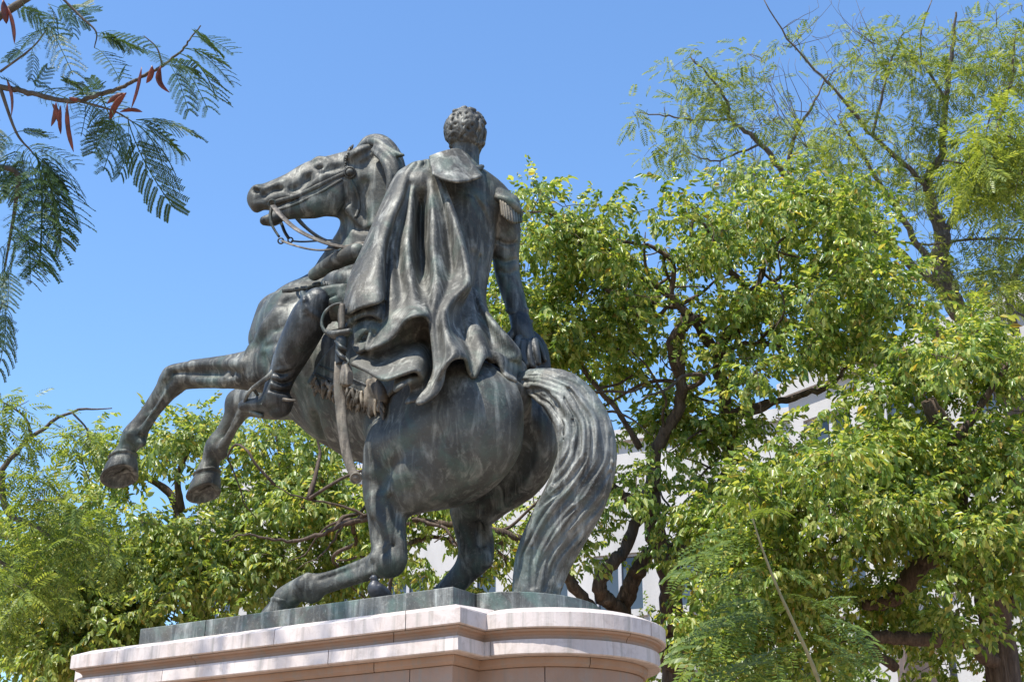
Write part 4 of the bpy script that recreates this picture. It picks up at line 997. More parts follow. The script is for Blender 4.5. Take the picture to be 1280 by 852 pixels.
# ------------------------------------------------------------------ ground and buildings
m, n, l, b = mat_new('paving'); p = world_pos(n, l)
c = ramp(n, l, nz(n, l, p, 0.6, 6, .6).outputs[0], [(.3, (.24, .165, .11)), (.7, (.32, .235, .165))]).outputs[0]
l.new(c, b.inputs['Base Color']); b.inputs['Roughness'].default_value = .85; M['paving'] = m
gr = mesh_obj('ground', [(-300, -300, 0), (300, -300, 0), (300, 400, 0), (-300, 400, 0)], [(0, 1, 2, 3)], M['paving']); tag(gr, kind='structure')
def wallmat(name, c0, c1):
    m, n, l, b = mat_new(name); p = world_pos(n, l, (1, 1, .35))
    l.new(ramp(n, l, nz(n, l, p, .8, 6, .65, .3).outputs[0], [(.35, c0), (.7, c1)]).outputs[0], b.inputs['Base Color']); b.inputs['Roughness'].default_value = .85
    bump(n, l, nz(n, l, world_pos(n, l), 25, 4, .6).outputs[0], .2, .02, b); return m
M['white_wall'] = wallmat('white_render', (.38, .365, .345), (.50, .48, .46))
M['trim'] = wallmat('grey_trim', (.36, .36, .37), (.46, .46, .47))
m, n, l, b = mat_new('window_glass'); b.inputs['Base Color'].default_value = (.05, .065, .08, 1); b.inputs['Roughness'].default_value = .06; M['glass'] = m
def box_geo(o, u, v, w, x0, x1, y0, y1, z0, z1):
    P = [o + u * x + v * y + w * z for z in (z0, z1) for y in (y0, y1) for x in (x0, x1)]
    return P, [(0, 2, 3, 1), (4, 5, 7, 6), (0, 1, 5, 4), (2, 6, 7, 3), (0, 4, 6, 2), (1, 3, 7, 5)]
ZUP = np.array([0, 0, 1.0])
def building(name, label, pa, za, pb, ztop, depth_back, cols, rows, wz0, wdz, ww, wh, skip=()):
    """facade from plan point pa to pb; windows cut as recessed openings between wall piers"""
    pa = np.array([*pa, 0.0]); pb = np.array([*pb, 0.0]); u = unit(pb - pa); Lg = np.linalg.norm(pb - pa); v = np.array([-u[1], u[0], 0])
    if v[1] < 0: v = -v
    root = empty(name, pa); tag(root, label, 'building')
    def bx(nm, x0, x1, y0, y1, z0, z1, mat, par=root):
        P, F = box_geo(pa, u, v, ZUP, x0, x1, y0, y1, z0, z1); return mesh_obj(nm, P, F, mat, par)
    bx('wall_core', .3, Lg - .3, .30, depth_back, 0, ztop - .1, M['white_wall'])
    # wall skin as strips round the windows, so that each opening has a reveal
    P, F = [], []
    def add(x0, x1, z0, z1):
        p_, f_ = box_geo(pa, u, v, ZUP, x0, x1, 0, .30, z0, z1); k = len(P); P.extend(p_); F.extend([tuple(i + k for i in q) for q in f_])
    step = Lg / cols; zs = [(wz0 + i * wdz, wz0 + i * wdz + wh) for i in range(rows)]
    prev = 0.0
    for z0, z1 in zs: add(0, Lg, prev, z0); prev = z1
    add(0, Lg, prev, ztop)
    for z0, z1 in zs:
        xs = 0.0
        for c_ in range(cols):
            x0 = (c_ + .5) * step - ww / 2; add(xs, x0, z0, z1); xs = x0 + ww
        add(xs, Lg, z0, z1)
    mesh_obj('wall', P, F, M['white_wall'], root)
    bx('parapet', -.15, Lg + .15, -.18, .25, ztop, ztop + .35, M['white_wall'])
    for z0, z1 in zs:
        for c_ in range(cols):
            x0 = (c_ + .5) * step - ww / 2
            w_ = empty('window', (0, 0, 0), root); w_.location = -parent_loc(root)
            bx('pane', x0, x0 + ww / 2 - .03, .20, .22, z0, z1, M['glass'], w_); bx('pane', x0 + ww / 2 + .03, x0 + ww, .20, .22, z0, z1, M['glass'], w_)
            bx('mullion', x0 + ww / 2 - .05, x0 + ww / 2 + .05, .12, .198, z0 + .07, z1 - .07, M['trim'], w_)
            bx('frame', x0 + .002, x0 + .08, .11, .197, z0 + .073, z1 - .073, M['trim'], w_); bx('frame', x0 + ww - .08, x0 + ww - .002, .11, .197, z0 + .073, z1 - .073, M['trim'], w_)
            bx('frame', x0 + .002, x0 + ww - .002, .105, .196, z1 - .07, z1 - .002, M['trim'], w_); bx('sill', x0 - .1, x0 + ww + .1, -.1, .18, z0 - .12, z0 + .068, M['white_wall'], w_)
def plan(px, py, dep):
    q = W(px, py, dep); return (q[0], q[1]), q[2]
a, za = plan(250, 600, 46); b_, zb = plan(1010, 548, 38)
building('long_white_building', 'long low white building behind the trees with grey framed windows', a, 0, b_, max(za, zb) * .5 + min(za, zb) * .5, 9, 9, 3, 2.2, 3.4, 1.5, 1.7)
a, za = plan(985, 500, 31); b_, zb = plan(1420, 330, 24.5)
building('tall_white_building', 'tall white building at the edge of the square behind the tall feathery tree', a, 0, b_, (za + zb) / 2, 12, 4, 4, 0.9, 3.1, 1.35, 1.25)

# ------------------------------------------------------------------ trees
def leafmat(name, c0, c1, c2, trans=0.4, rough=0.38, warm=0.0):
    m, n, l, b = mat_new(name)
    g = n.new('ShaderNodeNewGeometry'); r_ = g.outputs['Random Per Island']
    stops = [(0.0, c0), (.5, c1), (.93, c2)] + ([(.985, (.40, .34, .09)), (1.0, (.34, .22, .06))] if warm else [])
    col = ramp(n, l, r_, stops).outputs[0]
    l.new(col, b.inputs['Base Color']); b.inputs['Roughness'].default_value = rough; b.inputs['Specular IOR Level'].default_value = .45
    t_ = n.new('ShaderNodeBsdfTranslucent'); tc = mixc(n, l, 1.0, col, (1.55, 1.35, .55), 'MULTIPLY'); l.new(tc, t_.inputs['Color'])
    mx = n.new('ShaderNodeMixShader'); mx.inputs[0].default_value = trans; l.new(b.outputs[0], mx.inputs[1]); l.new(t_.outputs[0], mx.inputs[2])
    l.new(mx.outputs[0], n['Material Output'].inputs['Surface']); return m
M['leaf_gloss'] = leafmat('glossy_leaf', (.075, .145, .03), (.215, .315, .062), (.46, .50, .18), .50, .30, 1)
M['leaf_left'] = leafmat('left_leaf', (.10, .17, .04), (.235, .325, .085), (.44, .48, .19), .50, .33, 1)
M['leaf_feather'] = leafmat('feather_leaf', (.07, .12, .03), (.155, .22, .05), (.30, .36, .085), .46, .45)
M['leaf_yellow'] = leafmat('yellow_feather_leaf', (.10, .155, .035), (.19, .26, .055), (.32, .38, .09), .5, .45)
M['leaf_fresh'] = leafmat('fresh_feather_leaf', (.075, .125, .03), (.15, .225, .05), (.29, .36, .09), .48, .45)
M['leaf_near'] = leafmat('near_feather_leaf', (.035, .075, .028), (.05, .10, .035), (.07, .13, .04), .35, .5)
M['leaf_sapling'] = leafmat('sapling_leaf', (.07, .12, .022), (.11, .17, .03), (.17, .23, .035), .45, .42)
def barkmat(name, c0, c1, c2):
    m, n, l, b = mat_new(name); p = world_pos(n, l, (9, 9, 1.6)); q = world_pos(n, l)
    f = nz(n, l, p, 2.4, 7, .65, .8)
    c = ramp(n, l, f.outputs[0], [(.32, c0), (.55, c1), (.75, c2)]).outputs[0]
    l.new(c, b.inputs['Base Color']); b.inputs['Roughness'].default_value = .9
    bump(n, l, f.outputs[0], .8, .03, b); return m
M['bark'] = barkmat('brown_bark', (.035, .022, .015), (.10, .068, .047), (.19, .14, .105))
M['bark_grey'] = barkmat('grey_bark', (.05, .042, .036), (.13, .11, .095), (.24, .21, .19))
M['twig'] = barkmat('twig_bark', (.06, .048, .036), (.13, .11, .085), (.24, .20, .16))
M['pod'] = plain('red_pod', [(.35, (.06, .012, .009)), (.65, (.21, .045, .025))], .45, 30)
M['stem'] = plain('green_stem', [(.3, (.20, .19, .09)), (.7, (.34, .30, .17))], .6, 25)

class Tree:
    def __init__(s, name, label, bark, group=None, seed=1, cat='tree'):
        s.r = np.random.default_rng(seed); s.V, s.F, s.nb = [], [], 0; s.nodes, s.noder = [], []
        s.LV, s.LF, s.ln = [], [], 0; s.bark = bark; s.name, s.label, s.group, s.cat = name, label, group, cat; s.root = None
    def limb(s, pts, r0, r1, sub=6, wob=0.0, sides=8, nodes=True):
        P = catmull(np.array(pts, float), sub) if sub > 1 else np.array(pts, float)
        if wob: P[1:-1] += s.r.normal(0, wob, (len(P) - 2, 3))
        rr = np.linspace(r0, r1, len(P)) * (1 + (s.r.normal(0, .05, len(P)) if len(P) > 6 else 0))
        v, f = tube_geo(P, rr, sides, base=s.nb); s.V.append(v); s.F += f; s.nb += len(v)
        if nodes: s.nodes += list(P); s.noder += list(rr)
    def pixlimb(s, pix, r0, r1, **k): s.limb([W(x, y, d) for x, y, d in pix], r0, r1, **k)
    def tangle(s, count, step, r0, lean, zmax):
        """thin crooked branches that wander off the limbs"""
        N = np.array(s.nodes); top = N[N[:, 2] > np.percentile(N[:, 2], 30)]
        for _ in range(count):
            p = top[s.r.integers(len(top))]; d = unit(s.r.normal(size=3) + np.array([0, 0, lean])); P = [p]
            for k in range(s.r.integers(5, 10)):
                d = unit(d + s.r.normal(0, .45, 3) + np.array([0, 0, lean * .25])); q = P[-1] + d * step * s.r.uniform(.6, 1.2)
                if q[2] > zmax: break
                P.append(q)
            if len(P) < 3: continue
            s.limb(P, r0 * s.r.uniform(.6, 1.2), r0 * .2, sub=3, sides=6)
    def grow(s, clusters, rmin=.005, rmax=.02, sag=.1):
        """join every leaf cluster to the nearest wood with a twig, nearest first"""
        N = np.array(s.nodes); Rr = np.array(s.noder); C = np.array(clusters); left = list(range(len(C)))
        d = np.array([np.min(np.linalg.norm(N - c, axis=1)) for c in C]); order = np.argsort(d)
        cap = len(N) + len(C) * 5; B = np.zeros((cap, 3)); BR = np.zeros(cap); B[:len(N)] = N; BR[:len(N)] = Rr; k = len(N)
        for i in order:
            c = C[i]; dd = np.linalg.norm(B[:k] - c, axis=1); j = int(np.argmin(dd)); a = B[j]; D = dd[j]
            if D < .03: continue
            mid = (a + c) / 2 + s.r.normal(0, .09, 3) * D + np.array([0, 0, -.06 + s.r.uniform(0, sag)]) * D
            r0 = min(BR[j] * .7, rmax, .004 + .012 * D); P = catmull(np.array([a, mid, c]), 3)
            v, f = tube_geo(P, np.linspace(max(r0, rmin), rmin * .6, len(P)), 5, base=s.nb); s.V.append(v); s.F += f; s.nb += len(v)
            for q in P[2:]:
                if k < cap: B[k] = q; BR[k] = max(r0 * .8, rmin); k += 1
        s.B = B[:k]
    def leaves(s, T_, Q):
        """T_: template (verts, faces), Q: list of 3x4 transforms"""
        tv, tf = T_; Q = np.array(Q); v = np.einsum('nij,vj->nvi', Q[:, :, :3], tv) + Q[:, None, :, 3]
        m_ = len(tv); s.LV.append(v.reshape(-1, 3)); s.LF.append((tf[None] + (np.arange(len(Q)) * m_)[:, None, None] + s.ln).reshape(-1, tf.shape[1])); s.ln += len(Q) * m_
    def done(s, leafm, base):
        root = empty(s.name, base); tag(root, s.label, s.cat, s.group); s.root = root
        mesh_obj('trunk', np.vstack(s.V), s.F, s.bark, root, True)
        if s.LV: mesh_obj('crown', np.vstack(s.LV), np.vstack(s.LF), leafm, root)
        return root
def frame3(d, up, scale, pos, roll=0.0):
    d = unit(d); s_ = np.cross(d, up); nrm = np.linalg.norm(s_); s_ = s_ / nrm if nrm > 1e-5 else np.array([1.0, 0, 0]); u = np.cross(s_, d)
    if roll: s_, u = s_ * math.cos(roll) + u * math.sin(roll), u * math.cos(roll) - s_ * math.sin(roll)
    M_ = np.zeros((3, 4)); M_[:, 0] = d * scale; M_[:, 1] = s_ * scale; M_[:, 2] = u * scale; M_[:, 3] = pos; return M_
def leaf_geo(L, w, droop, fold=.25):
    """one folded blade along +x"""
    return np.array([(0, 0, 0), (.32 * L, -.5 * w, fold * w - droop * .1 * L), (.70 * L, -.38 * w, fold * w * .8 - droop * .42 * L), (L, 0, -droop * L * .9), (.70 * L, .38 * w, fold * w * .8 - droop * .42 * L), (.32 * L, .5 * w, fold * w - droop * .1 * L)]), np.array([(0, 1, 2, 3), (0, 3, 4, 5)])
def spray_template(seed, n=10, L=.098, w=.050, length=.28):
    """a leafy twig end: blades set alternately, hanging"""
    r = np.random.default_rng(seed); V, F, k = [], [], 0
    for i in range(n):
        f = (i + .6) / n; pos = np.array([length * f, 0, -.10 * length * f * f * 3]); side = 1 if i % 2 else -1
        d = np.array([.6 if i < n - 1 else 1.0, side * r.uniform(.3, 1.0) * (0 if i == n - 1 else 1), r.uniform(-1.3, -.25)]); up = unit(np.array([r.normal(0, .45), r.normal(0, .45), 1]))
        v, q = leaf_geo(L * r.uniform(.55, 1.25), w * r.uniform(.7, 1.25), r.uniform(.0, .6), r.uniform(.1, .45)); M_ = frame3(d, up, 1, pos)
        V.append(v @ M_[:, :3].T + pos); F.append(q + k); k += len(v)
    return np.vstack(V), np.vstack(F)
def feather_template(seed, pairs=8, L=.24, pin=.085, pw=.021, droop=.5):
    """a twice-feathered leaf seen from afar: rachis with narrow pinnae"""
    r = np.random.default_rng(seed); V, F, k = [], [], 0
    for i in range(pairs):
        f = (i + 1) / pairs; pos = np.array([L * f, 0, -droop * L * f * f * .6]); ln = pin * (0.55 + .45 * math.sin(math.pi * (f * .85 + .1)))
        for s_ in (-1, 1):
            d = unit(np.array([.45 + .5 * f, s_ * 1.0, -.15 - .3 * f + r.normal(0, .08)])); M_ = frame3(d, np.array([0, 0, 1.0]), 1, pos)
            v = np.array([(0, 0, 0), (.5 * ln, -pw * .5, 0), (ln, 0, -.15 * ln), (.5 * ln, pw * .5, 0)]); V.append(v @ M_[:, :3].T + pos); F.append(np.array([(0, 1, 2, 3)]) + k); k += 4
    return np.vstack(V), np.vstack(F)
SPR = [spray_template(i) for i in range(7)]
FEA = [feather_template(20 + i) for i in range(5)]
THIN = 0.80
GAPS = [(755, 350, 18, 10), (835, 345, 24, 14), (700, 380, 16, 12), (720, 470, 20, 16), (1000, 400, 24, 14), (960, 440, 26, 14), (1060, 390, 20, 14), (790, 290, 18, 10), (680, 270, 14, 14), (870, 400, 24, 16), (930, 410, 20, 18), (815, 395, 22, 16), (745, 440, 18, 14), (690, 330, 12, 10), (940, 330, 24, 14), (880, 260, 14, 14), (975, 350, 16, 12), (795, 500, 28, 26), (985, 480, 34, 22), (820, 450, 24, 18), (880, 470, 28, 28), (900, 350, 34, 18), (860, 300, 18, 14), (785, 556, 30, 14), (690, 690, 12, 20), (775, 655, 28, 20), (745, 705, 26, 22), (790, 745, 24, 24), (850, 600, 26, 18), (955, 555, 32, 20), (1055, 470, 44, 18), (1010, 530, 40, 18),
        (1140, 512, 34, 26), (835, 745, 26, 26), (1270, 690, 26, 30), (1245, 765, 28, 22), (1115, 825, 28, 26), (545, 645, 28, 16), (515, 690, 30, 14), (590, 690, 22, 18), (205, 615, 54, 40), (150, 545, 26, 16), (310, 605, 18, 12), (130, 655, 26, 10), (728, 245, 20, 18), (815, 240, 22, 18), (670, 450, 14, 12), (1180, 690, 30, 14), (1110, 700, 40, 18), (1000, 300, 20, 16), (1130, 300, 40, 40), (450, 600, 18, 14), (380, 650, 20, 10), (60, 640, 22, 10)]
def blobs(r, spec, clump=6):
    """spec: (px, py, rx, ry, depth, spread, count) -> world points, gathered in clumps with gaps between"""
    out = []
    for x, y, rx, ry, d, sp, nn in spec:
        nn = max(2, int(round(nn * THIN))); ns = max(1, int(round(nn / clump)))
        for _ in range(ns):
            while True:
                a, b2 = r.uniform(-1, 1, 2)
                if a * a + b2 * b2 <= 1: break
            cx, cy, cd = x + a * rx, y + b2 * ry, d + r.normal(0, sp)
            for _ in range(r.poisson(nn / ns)):
                qx, qy = cx + r.normal(0, 22), cy + r.normal(0, 14)
                if any(((qx - gx) / (ga + 3)) ** 2 + ((qy - gy) / (gb + 3)) ** 2 < 1 for gx, gy, ga, gb in GAPS) and r.uniform() < .88: continue
                out.append(W(qx, qy, cd + r.normal(0, .28)))
    return out
def leafy(t, cl, tmpl, per, rad, scale=1.0, up=.25, hang=0.0):
    r = t.r; groups = [[] for _ in tmpl]
    for c in cl:
        for _ in range(r.poisson(per) + 1):
            d = r.normal(size=3); d[2] = d[2] * .6 + up; d = unit(d); pos = c + d * rad * r.uniform(.05, 1.0) + np.array([0, 0, -hang * r.uniform(0, 1)])
            d2 = unit(d + r.normal(0, .35, 3) + np.array([0, 0, -.25]))
            groups[r.integers(len(tmpl))].append(frame3(d2, unit(np.array([r.normal(0, .3), r.normal(0, .3), 1])), scale * r.uniform(.65, 1.25), pos))
    for T_, Q in zip(tmpl, groups):
        if Q: t.leaves(T_, Q)
def ground_under(px, py, d): q = W(px, py, d); return np.array([q[0], q[1], 0.0])

# broad-leaved tree behind the tail
t = Tree('broadleaf_tree', 'large glossy-leaved tree with twisting brown limbs behind the horse tail', M['bark'], 'broad-leaved trees behind the statue', 41)
D = 16.0
g0 = ground_under(838, 800, D)
t.limb([g0, W(842, 840, D), W(841, 770, D), W(836, 710, D), W(820, 670, D), W(812, 610, D + .1)], 0.172, 0.112, wob=.012, sides=12)
t.pixlimb([(812, 612, D), (822, 560, D), (845, 520, D), (852, 480, D), (848, 430, D), (868, 398, D), (898, 412, D)], 0.086, 0.046, wob=.012)
t.pixlimb([(852, 480, D), (838, 430, D - .2), (858, 395, D - .2), (840, 372, D - .3), (842, 330, D - .3), (815, 310, D - .4), (770, 300, D - .5)], 0.046, 0.020, wob=.01)
t.pixlimb([(838, 700, D), (880, 630, D + .3), (912, 590, D + .4), (906, 500, D + .4), (897, 440, D + .3), (922, 405, D + .3), (930, 360, D + .4), (902, 320, D + .4), (905, 270, D + .5)], 0.112, 0.023, wob=.012)
t.pixlimb([(897, 440, D + .3), (862, 395, D + .2), (830, 365, D), (800, 345, D - .1), (768, 318, D - .2), (740, 300, D - .3)], 0.053, 0.017, wob=.008)
t.pixlimb([(897, 445, D + .3), (925, 432, D + .1), (960, 430, D - .1), (1000, 440, D - .3), (1040, 420, D - .4)], 0.040, 0.017, wob=.008)
t.pixlimb([(906, 520, D + .4), (950, 506, D + .2), (1000, 494, D), (1040, 480, D - .2), (1060, 455, D - .3)], 0.059, 0.020, wob=.008)
t.pixlimb([(922, 405, D + .3), (950, 350, D + .5), (960, 320, D + .5), (990, 290, D + .6), (1030, 270, D + .6)], 0.033, 0.013, wob=.008)
t.pixlimb([(902, 320, D + .4), (880, 280, D + .3), (862, 255, D + .3)], 0.023, 0.010)
t.pixlimb([(815, 640, D), (795, 628, D - .2), (768, 612, D - .4), (740, 570, D - .5), (700, 520, D - .4), (668, 440, D - .3)], 0.086, 0.020, wob=.01)
t.pixlimb([(800, 560, D), (775, 520, D), (735, 470, D), (700, 420, D), (690, 360, D)], 0.040, 0.013, wob=.01)
t.limb([g0 + [-.5, .1, 0], W(775, 850, D + .1), W(778, 765, D + .1), W(790, 730, D), W(802, 704, D), W(822, 684, D)], 0.132, 0.079, wob=.01, sides=10)
t.pixlimb([(778, 768, D), (762, 752, D - .2), (750, 740, D - .3), (752, 720, D - .3), (768, 700, D - .3), (780, 686, D - .2), (800, 640, D)], 0.099, 0.066, wob=.01, sides=10)
t.pixlimb([(845, 835, D - .1), (800, 790, D - .2), (752, 772, D - .3), (722, 740, D - .3), (706, 712, D - .3), (680, 690, D - .4), (640, 670, D - .5), (560, 655, D - .6), (470, 648, D - .6), (430, 655, D - .6), (400, 668, D - .6), (360, 676, D - .6), (310, 668, D - .7), (280, 676, D - .7)], 0.092, 0.005, wob=.01)
t.pixlimb([(470, 648, D - .6), (420, 630, D - .6), (370, 620, D - .7), (330, 600, D - .7)], 0.020, 0.004, wob=.01); t.pixlimb([(430, 655, D - .6), (405, 690, D - .6), (370, 712, D - .7)], 0.017, 0.004, wob=.01)
t.pixlimb([(640, 670, D - .5), (600, 690, D - .4), (540, 670, D - .3), (500, 690, D - .2), (420, 700, D)], 0.033, 0.013, wob=.01)
t.tangle(50, .26, .030, .3, W(780, 275, D)[2])
cl = blobs(t.r, [(675, 420, 36, 50, D - .2, .4, 26), (735, 430, 40, 40, D + .2, .4, 20), (770, 480, 40, 40, D + .3, .4, 16), (670, 300, 26, 50, D - .2, .4, 16), (705, 325, 50, 58, D - .2, .7, 46), (765, 305, 80, 55, D, .8, 70), (850, 300, 80, 45, D + .2, .7, 40), (690, 400, 60, 70, D - .4, .6, 62), (760, 400, 70, 80, D, .8, 62),
                 (960, 300, 110, 70, D + .4, .9, 95), (1050, 340, 90, 80, D + .3, .9, 85), (960, 390, 90, 60, D + .2, .9, 55), (870, 350, 90, 60, D + .8, .5, 30), (800, 480, 50, 50, D + .6, .5, 24), (930, 470, 80, 40, D + .5, .6, 26),
                 (1030, 400, 80, 60, D, .8, 60), (800, 610, 50, 60, D - .8, .4, 26), (880, 680, 70, 80, D - .9, .5, 46), (900, 600, 90, 60, D - .4, .6, 44), (850, 540, 60, 30, D, .6, 16),
                 (730, 700, 40, 40, D - .3, .4, 12), (600, 640, 60, 50, D - .6, .5, 22), (520, 680, 70, 40, D - .5, .5, 34), (500, 620, 60, 50, D - .4, .5, 28), (700, 640, 30, 50, D + .2, .4, 10), (600, 720, 60, 30, D + .3, .4, 16), (820, 800, 40, 40, D + .8, .4, 14), (1010, 430, 70, 50, D + .2, .6, 40), (1090, 420, 60, 50, D + .2, .6, 34), (830, 430, 60, 60, D + .6, .5, 22), (800, 540, 50, 40, D + .4, .4, 20), (870, 500, 70, 50, D + .5, .5, 26), (940, 560, 70, 60, D + .3, .5, 30), (800, 680, 50, 40, D + .5, .4, 16), (780, 720, 40, 40, D + .8, .4, 12), (880, 760, 50, 40, D + .3, .4, 20), (720, 690, 60, 50, D + .4, .4, 26), (620, 690, 60, 40, D + .5, .4, 22), (560, 620, 60, 40, D + .2, .4, 20), (700, 262, 50, 10, D, .4, 8), (790, 258, 40, 10, D, .4, 10), (1080, 290, 70, 40, D + .5, .6, 30), (1130, 360, 60, 50, D + .5, .6, 30), (1000, 260, 60, 20, D + .6, .5, 16)])
t.grow(cl); leafy(t, cl, SPR, 7.5, .23, .80, .25); t.done(M['leaf_gloss'], g0)

# second one, nearer, along the right
t = Tree('broadleaf_tree', 'dense bright green broad-leaved tree at the right with a low crooked dark branch', M['bark'], 'broad-leaved trees behind the statue', 42)
D = 14.0; g0 = ground_under(1250, 800, D)
t.limb([g0, W(1255, 845, D), W(1240, 760, D), W(1225, 690, D), W(1200, 640, D), W(1190, 560, D), W(1160, 500, D)], .2, .08, wob=.012, sides=10)
t.pixlimb([(1232, 720, D), (1190, 690, D - .1), (1160, 700, D - .2), (1130, 735, D - .2), (1110, 752, D - .2), (1080, 755, D - .2)], .12, .06, wob=.01)
t.pixlimb([(1130, 735, D - .2), (1150, 700, D - .2), (1172, 672, D - .2), (1200, 640, D)], .10, .07, wob=.01)
t.pixlimb([(1250, 830, D), (1200, 800, D - .2), (1150, 800, D - .3), (1100, 795, D - .3), (1085, 805, D - .3), (1120, 835, D - .2)], .09, .05, wob=.01)
t.pixlimb([(1240, 760, D), (1270, 745, D), (1300, 700, D), (1330, 640, D)], .09, .05)
t.pixlimb([(1190, 560, D), (1230, 500, D), (1262, 450, D)], .06, .02); t.pixlimb([(1190, 600, D), (1130, 570, D - .2), (1090, 560, D - .3)], .05, .02)
cl = blobs(t.r, [(1200, 520, 110, 70, D, .7, 100), (1250, 600, 70, 90, D - .3, .6, 85), (1120, 570, 100, 60, D - .2, .7, 74), (1010, 560, 90, 60, D - .4, .6, 50), (1040, 650, 110, 70, D - .5, .6, 110), (1170, 660, 100, 50, D - .6, .5, 70),
                 (960, 720, 90, 80, D - .2, .6, 75), (1050, 770, 90, 70, D + .2, .6, 55), (1220, 740, 50, 60, D - .7, .4, 36), (1270, 680, 50, 60, D - .4, .5, 36), (1170, 820, 60, 40, D + .8, .5, 18), (1260, 810, 50, 40, D + .6, .5, 16), (920, 820, 70, 40, D - .4, .5, 46), (1130, 460, 90, 40, D + .2, .6, 44), (1000, 480, 60, 40, D + .4, .5, 20), (1240, 440, 60, 40, D, .5, 36), (1150, 760, 60, 50, D + .8, .4, 14)])
t.grow(cl); leafy(t, cl, SPR, 9, .21, .76, .25); t.done(M['leaf_gloss'], g0)

# broad-leaved tree on the left behind the forelegs
t = Tree('broadleaf_tree', 'pale green broad-leaved tree at the left behind the raised forelegs', M['bark'], 'broad-leaved trees behind the statue', 43)
D = 18.5; g0 = ground_under(250, 800, D)
t.limb([g0, W(255, 850, D), W(240, 760, D), W(228, 690, D), W(226, 655, D)], .2, .09, wob=.012, sides=10)
t.pixlimb([(226, 655, D), (215, 620, D), (190, 600, D), (165, 590, D)], .07, .03); t.pixlimb([(227, 640, D), (222, 600, D), (232, 570, D), (250, 550, D)], .06, .02)
t.pixlimb([(240, 760, D), (280, 690, D), (320, 640, D), (350, 590, D), (345, 540, D)], .09, .02); t.pixlimb([(238, 740, D), (180, 690, D), (110, 660, D), (70, 620, D)], .09, .02)
t.pixlimb([(320, 640, D), (400, 640, D), (450, 620, D)], .05, .02)
cl = blobs(t.r, [(250, 545, 70, 30, D, .6, 34), (170, 570, 60, 25, D, .6, 22), (110, 580, 40, 30, D, .5, 14), (340, 540, 60, 40, D, .6, 36), (330, 610, 70, 50, D, .7, 62), (410, 590, 60, 50, D, .6, 50), (450, 650, 50, 50, D, .6, 40),
                 (290, 690, 80, 50, D - .5, .7, 85), (380, 690, 70, 60, D - .3, .7, 76), (160, 640, 50, 30, D + .2, .6, 14), (140, 700, 90, 60, D - .5, .7, 95), (220, 750, 100, 60, D - .8, .7, 110), (60, 760, 70, 80, D - .8, .6, 95), (80, 680, 70, 60, D - .3, .6, 60), (150, 810, 80, 40, D - .8, .5, 55), (420, 740, 70, 40, D, .6, 44), (30, 820, 50, 40, D - 1, .5, 36)])
t.grow(cl); leafy(t, cl, SPR, 8, .26, .90, .25); t.done(M['leaf_left'], g0)

# tall feathery tree, top right
t = Tree('feathery_tree', 'tall thin feathery-leaved tree with bare twigs against the sky at the right', M['bark_grey'], None, 44)
D = 21.0; g0 = ground_under(1290, 800, D)
t.limb([g0, W(1300, 700, D), W(1280, 540, D), W(1250, 470, D), W(1222, 418, D), W(1190, 375, D), W(1178, 340, D), W(1176, 290, D)], 0.245, 0.128, wob=.015, sides=12)
t.pixlimb([(1245, 460, D + .2), (1200, 430, D + .3), (1150, 400, D + .3), (1120, 360, D + .3)], 0.144, 0.048, wob=.015)
t.pixlimb([(1176, 292, D), (1164, 250, D), (1160, 220, D), (1175, 195, D), (1182, 130, D), (1190, 60, D), (1195, 15, D)], 0.101, 0.016, wob=.012)
t.pixlimb([(1164, 240, D), (1130, 205, D - .2), (1090, 170, D - .3), (1050, 120, D - .4), (1000, 70, D - .4), (955, 0, D - .5)], 0.045, 0.008, wob=.015)
t.pixlimb([(1180, 350, D), (1150, 310, D + .2), (1120, 260, D + .3), (1080, 200, D + .4), (1050, 150, D + .4)], 0.072, 0.012, wob=.012)
t.pixlimb([(1186, 370, D), (1140, 330, D), (1080, 280, D + .2), (1010, 262, D + .4), (985, 225, D + .5), (950, 180, D + .5), (915, 150, D + .6), (905, 120, D + .6), (862, 70, D + .6)], 0.086, 0.011, wob=.012)
t.pixlimb([(985, 225, D + .5), (990, 180, D + .6), (1010, 140, D + .6), (1035, 95, D + .6)], 0.043, 0.010, wob=.01)
t.pixlimb([(1176, 300, D), (1210, 240, D - .2), (1230, 200, D - .3), (1260, 120, D - .4), (1270, 40, D - .4)], 0.058, 0.010, wob=.012)
t.pixlimb([(1178, 330, D), (1190, 270, D + .3), (1215, 215, D + .3), (1240, 140, D + .3)], 0.043, 0.010, wob=.012)
t.pixlimb([(1020, 290, D), (1080, 296, D - .4), (1160, 305, D - .5), (1230, 298, D - .5), (1300, 300, D - .5)], 0.013, 0.024, wob=.01)
t.pixlimb([(1182, 130, D), (1150, 60, D), (1165, 0, D)], 0.025, 0.008, wob=.012); t.pixlimb([(1090, 170, D - .3), (1110, 90, D - .3), (1130, 40, D - .3)], 0.025, 0.008, wob=.012)
t.pixlimb([(915, 150, D + .6), (870, 150, D + .5), (830, 145, D + .5), (795, 140, D + .5)], 0.022, 0.008, wob=.012); t.pixlimb([(950, 180, D + .5), (900, 200, D + .5), (870, 195, D + .5)], 0.022, 0.008, wob=.012)
t.pixlimb([(1270, 420, D + .5), (1262, 360, D + .5), (1290, 300, D + .5), (1300, 200, D + .5)], 0.086, 0.032, wob=.012)
